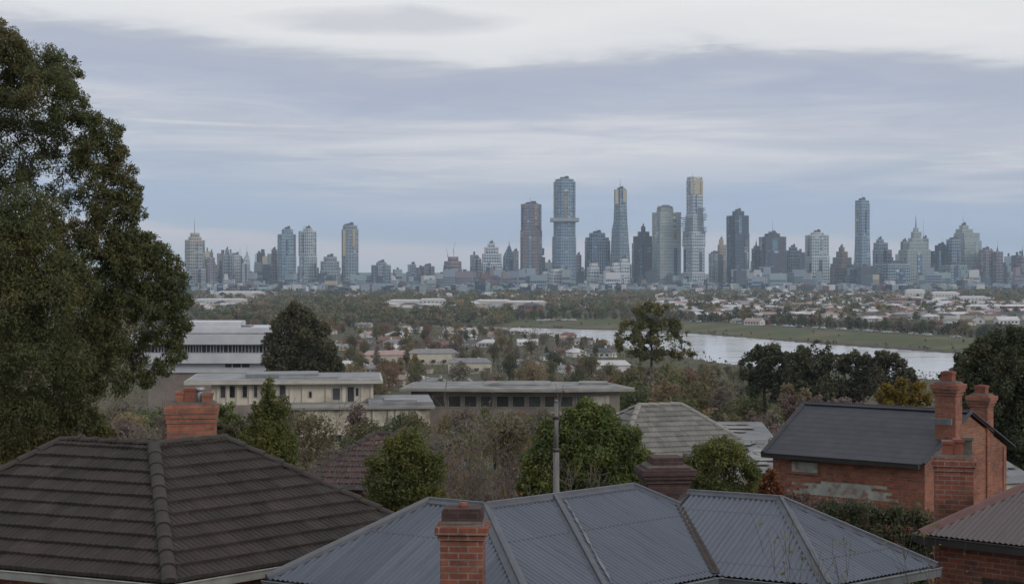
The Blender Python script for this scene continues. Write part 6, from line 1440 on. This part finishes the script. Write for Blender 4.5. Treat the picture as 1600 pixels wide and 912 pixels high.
# a row along the top of the bank
for i in range(130):
    px = 720 + 920 * (i + rnd.uniform(0, .8)) / 130; D0 = np.interp(px, [720, 960, 1085, 1280, 1490, 1650], [1560, 1520, 1460, 1285, 1105, 995]) + rnd.uniform(0, 40)
    put_far('bank_tree', px, D0, rnd.uniform(6, 12), dict(olive=3, dark=4, green=2, brown=1.5, grey=1.5), 'in the row along the top of the river bank')
for i in range(165):
    px = rnd.uniform(1040, 1640); D = rnd.uniform(1400, 2700); x = X(px, D)
    if D < np.interp(x, RFX, RFY) + 240: continue
    put_far('far_suburb_tree', px, D, rnd.uniform(6, 13), dict(olive=3, dark=3, green=3, brown=1, yellow=.6), 'between the roofs beyond the river')
def woods(name, label, spec, seed):
    """distant tree cover nobody could count, one mesh"""
    rng = np.random.default_rng(seed); VV, FF, MI = [], [], []; k = 0; mats = ['leaf_dark', 'leaf_olive', 'leaf_green', 'leaf_grey', 'leaf_brown']
    for px0, px1, d0, d1, n, h0, h1 in spec:
        for i in range(n):
            px = rng.uniform(px0, px1); D = rng.uniform(d0, d1); x = (px - CX) / F * D
            if any(a - 4 < px < c + 4 and dd - 420 < D < dd + 60 for a, c, dd in HALLPX): continue
            h = rng.uniform(h0, h1); w = h * rng.uniform(.9, 1.7)
            m = 70; dv = rng.normal(size=(m, 3)); dv /= np.linalg.norm(dv, axis=1, keepdims=True)
            p = dv * np.array([w * .5, w * .5, h * .5]) * rng.uniform(.6, 1.05, (m, 1)) + np.array([x, D, h * .52])
            p[:, 2] += ground_np(p[:, 0], p[:, 1]); v, f = leaf_quads(p, h * .16, rng, dv, .7); VV.append(v); FF.append(f + k); k += len(v)
            MI.append(np.full(m, rng.choice(5, p=[.30, .32, .20, .1, .08]), np.int32))
    me = np_mesh(name, np.concatenate(VV), np.concatenate(FF), [M[m] for m in mats]); me.polygons.foreach_set('material_index', np.concatenate(MI)); tag(link(name, me), label, 'woods', kind='stuff')
woods('far_woods', 'dark belt of distant trees under the foot of the skyline', [(-250, 180, 1300, 3700, 420, 7, 13), (1640, 1850, 1500, 3500, 150, 7, 13), (-250, 200, 600, 1300, 300, 6, 11), (180, 1640, 2300, 3700, 1250, 7, 13), (440, 1000, 1750, 2500, 420, 7, 13), (400, 800, 1440, 1760, 260, 6, 11), (1040, 1640, 1500, 2500, 420, 5, 10), (180, 620, 1500, 2400, 330, 7, 13), (1440, 1640, 2300, 3500, 160, 9, 15)], 71)

for i in range(60):
    px = rnd.uniform(1075, 1520) if i % 4 else rnd.uniform(800, 960); x = X(px, 1300)
    for _ in range(6): D = float(np.interp(x, RFX, RFY)) + (rnd.uniform(4, 12) if i % 3 else rnd.uniform(20, 95)); x = X(px, D)
    put_far('bank_shrub', px, D, rnd.uniform(1.0, 2.6), dict(olive=3, brown=3, grey=3, green=1.5), 'low on the grassy bank by the far water edge')
def far_roofs():
    b = MB(); r = random.Random(18); mats = ['roof_white', 'roof_grey', 'roof_terracotta', 'roof_brown', 'roof_slate', 'roof_pink', 'wall_cream', 'wall_white']
    for i in range(2600):
        px = r.choice((r.uniform(-150, 1645), r.uniform(1040, 1645), r.uniform(1040, 1780))); D = r.uniform(1500, 3700); x = X(px, D)
        if D < np.interp(x, RFX, RFY) + 250: continue
        if px < 1040 and D < 1950: continue
        g0 = gz(x, D); w, d, h = r.uniform(7, 15), r.uniform(5, 8), r.uniform(2.8, 5); a = r.uniform(-.5, .5); ca, sa = math.cos(a), math.sin(a); rz = r.uniform(1.4, 2.4)
        q = lambda u, v, z: (x + ca * u - sa * v, D + sa * u + ca * v, g0 + z)
        wm = r.choice((6, 7, 7)); rm = r.choices(range(6), (5, 4, 2, 2, 2.5, 2.5))[0]
        c = [(-w, -d), (w, -d), (w, d), (-w, d)]
        for k in range(4): u, v = c[k], c[(k + 1) % 4]; b.face([q(*u, -1), q(*v, -1), q(*v, h), q(*u, h)], wm)
        e0, e1 = q(-w * .6, 0, h + rz), q(w * .6, 0, h + rz); p = [q(u * 1.05, v * 1.05, h + .01) for u, v in c]
        for f in ([p[0], p[1], e1, e0], [p[1], p[2], e1], [p[2], p[3], e0, e1], [p[3], p[0], e0]): b.face(f, rm)
    tag(b.build('far_suburb_roofs', [M[m] for m in mats]), 'scatter of tiny far roofs among the trees between the river and the skyline', 'houses', kind='stuff')
far_roofs()
# parked cars and posts along the bank-top road
def car_mesh(col):
    surf('car_' + col, {'white': (.75, .75, .76), 'silver': (.42, .43, .45), 'dark': (.05, .055, .065)}[col], rough=.35, spec=.6)
    b = MB(); prof = [(-2.1, .35), (2.1, .35), (2.15, .75), (1.3, .95), (.7, 1.42), (-1.3, 1.45), (-1.95, 1.0), (-2.15, .8)]
    vs = [(x, y, z) for y in (-.85, .85) for x, z in prof]; n = len(prof)
    b.grid(vs, [(i, (i + 1) % n, n + (i + 1) % n, n + i) for i in range(n)] + [tuple(range(n))[::-1], tuple(range(n, 2 * n))], 0)
    for y in (-.86, .86): b.face([(1.1, y, .97), (.62, y, 1.36), (-1.2, y, 1.39), (-1.7, y, 1.0)], 1)
    for x in (-1.3, 1.3):
        for y in (-.82, .82): b.tube((x, y - .12, .34), (x, y + .12, .34), .34, .34, 10, 2)
    me = bpy.data.meshes.new('car'); me.from_pydata(b.v, [], b.f); me.polygons.foreach_set('material_index', b.m)
    for mm in ('car_' + col, 'window_glass', 'gutter_dark'): me.materials.append(M[mm])
    return me
CAR = {c: car_mesh(c) for c in ('white', 'silver', 'dark')}
rnd = random.Random(31)
def bank_top(px): return np.interp(px, [720, 960, 1085, 1280, 1490, 1650], [1545, 1505, 1445, 1270, 1092, 982])
for i in range(75):
    px = rnd.choice((rnd.uniform(840, 900), rnd.uniform(1080, 1500), rnd.uniform(1080, 1500))); D = bank_top(px) - rnd.uniform(4, 9); x = X(px, D); c = rnd.choices(('white', 'silver', 'dark'), (5, 2, 1))[0]
    o = link('parked_car', CAR[c], None, (x, D, gz(x, D) - .02)); o.rotation_euler.z = rnd.uniform(-.15, .15) - .5 * (px > 1080); o.scale = (1.1, 1.1, 1.1)
    tag(o, f'{c} car parked along the road on top of the grassy bank', 'car', f'{c} cars along the bank-top road')

# ------------------------------------------------------------------ the air
def haze():
    b = MB(); b.prism([(-13500, -300), (13500, -300), (15500, 14700), (-15500, 14700)], -3.2, 362)
    m = bpy.data.materials.new('haze'); m.use_nodes = True; nt = m.node_tree; nt.nodes.clear()
    v = nt.nodes.new('ShaderNodeVolumePrincipled'); v.inputs['Color'].default_value = (.66, .82, 1.0, 1); v.inputs['Density'].default_value = 6e-5; v.inputs['Anisotropy'].default_value = .2
    o = nt.nodes.new('ShaderNodeOutputMaterial'); nt.links.new(v.outputs[0], o.inputs['Volume'])
    tag(b.build('haze', m), kind='stuff')
haze()
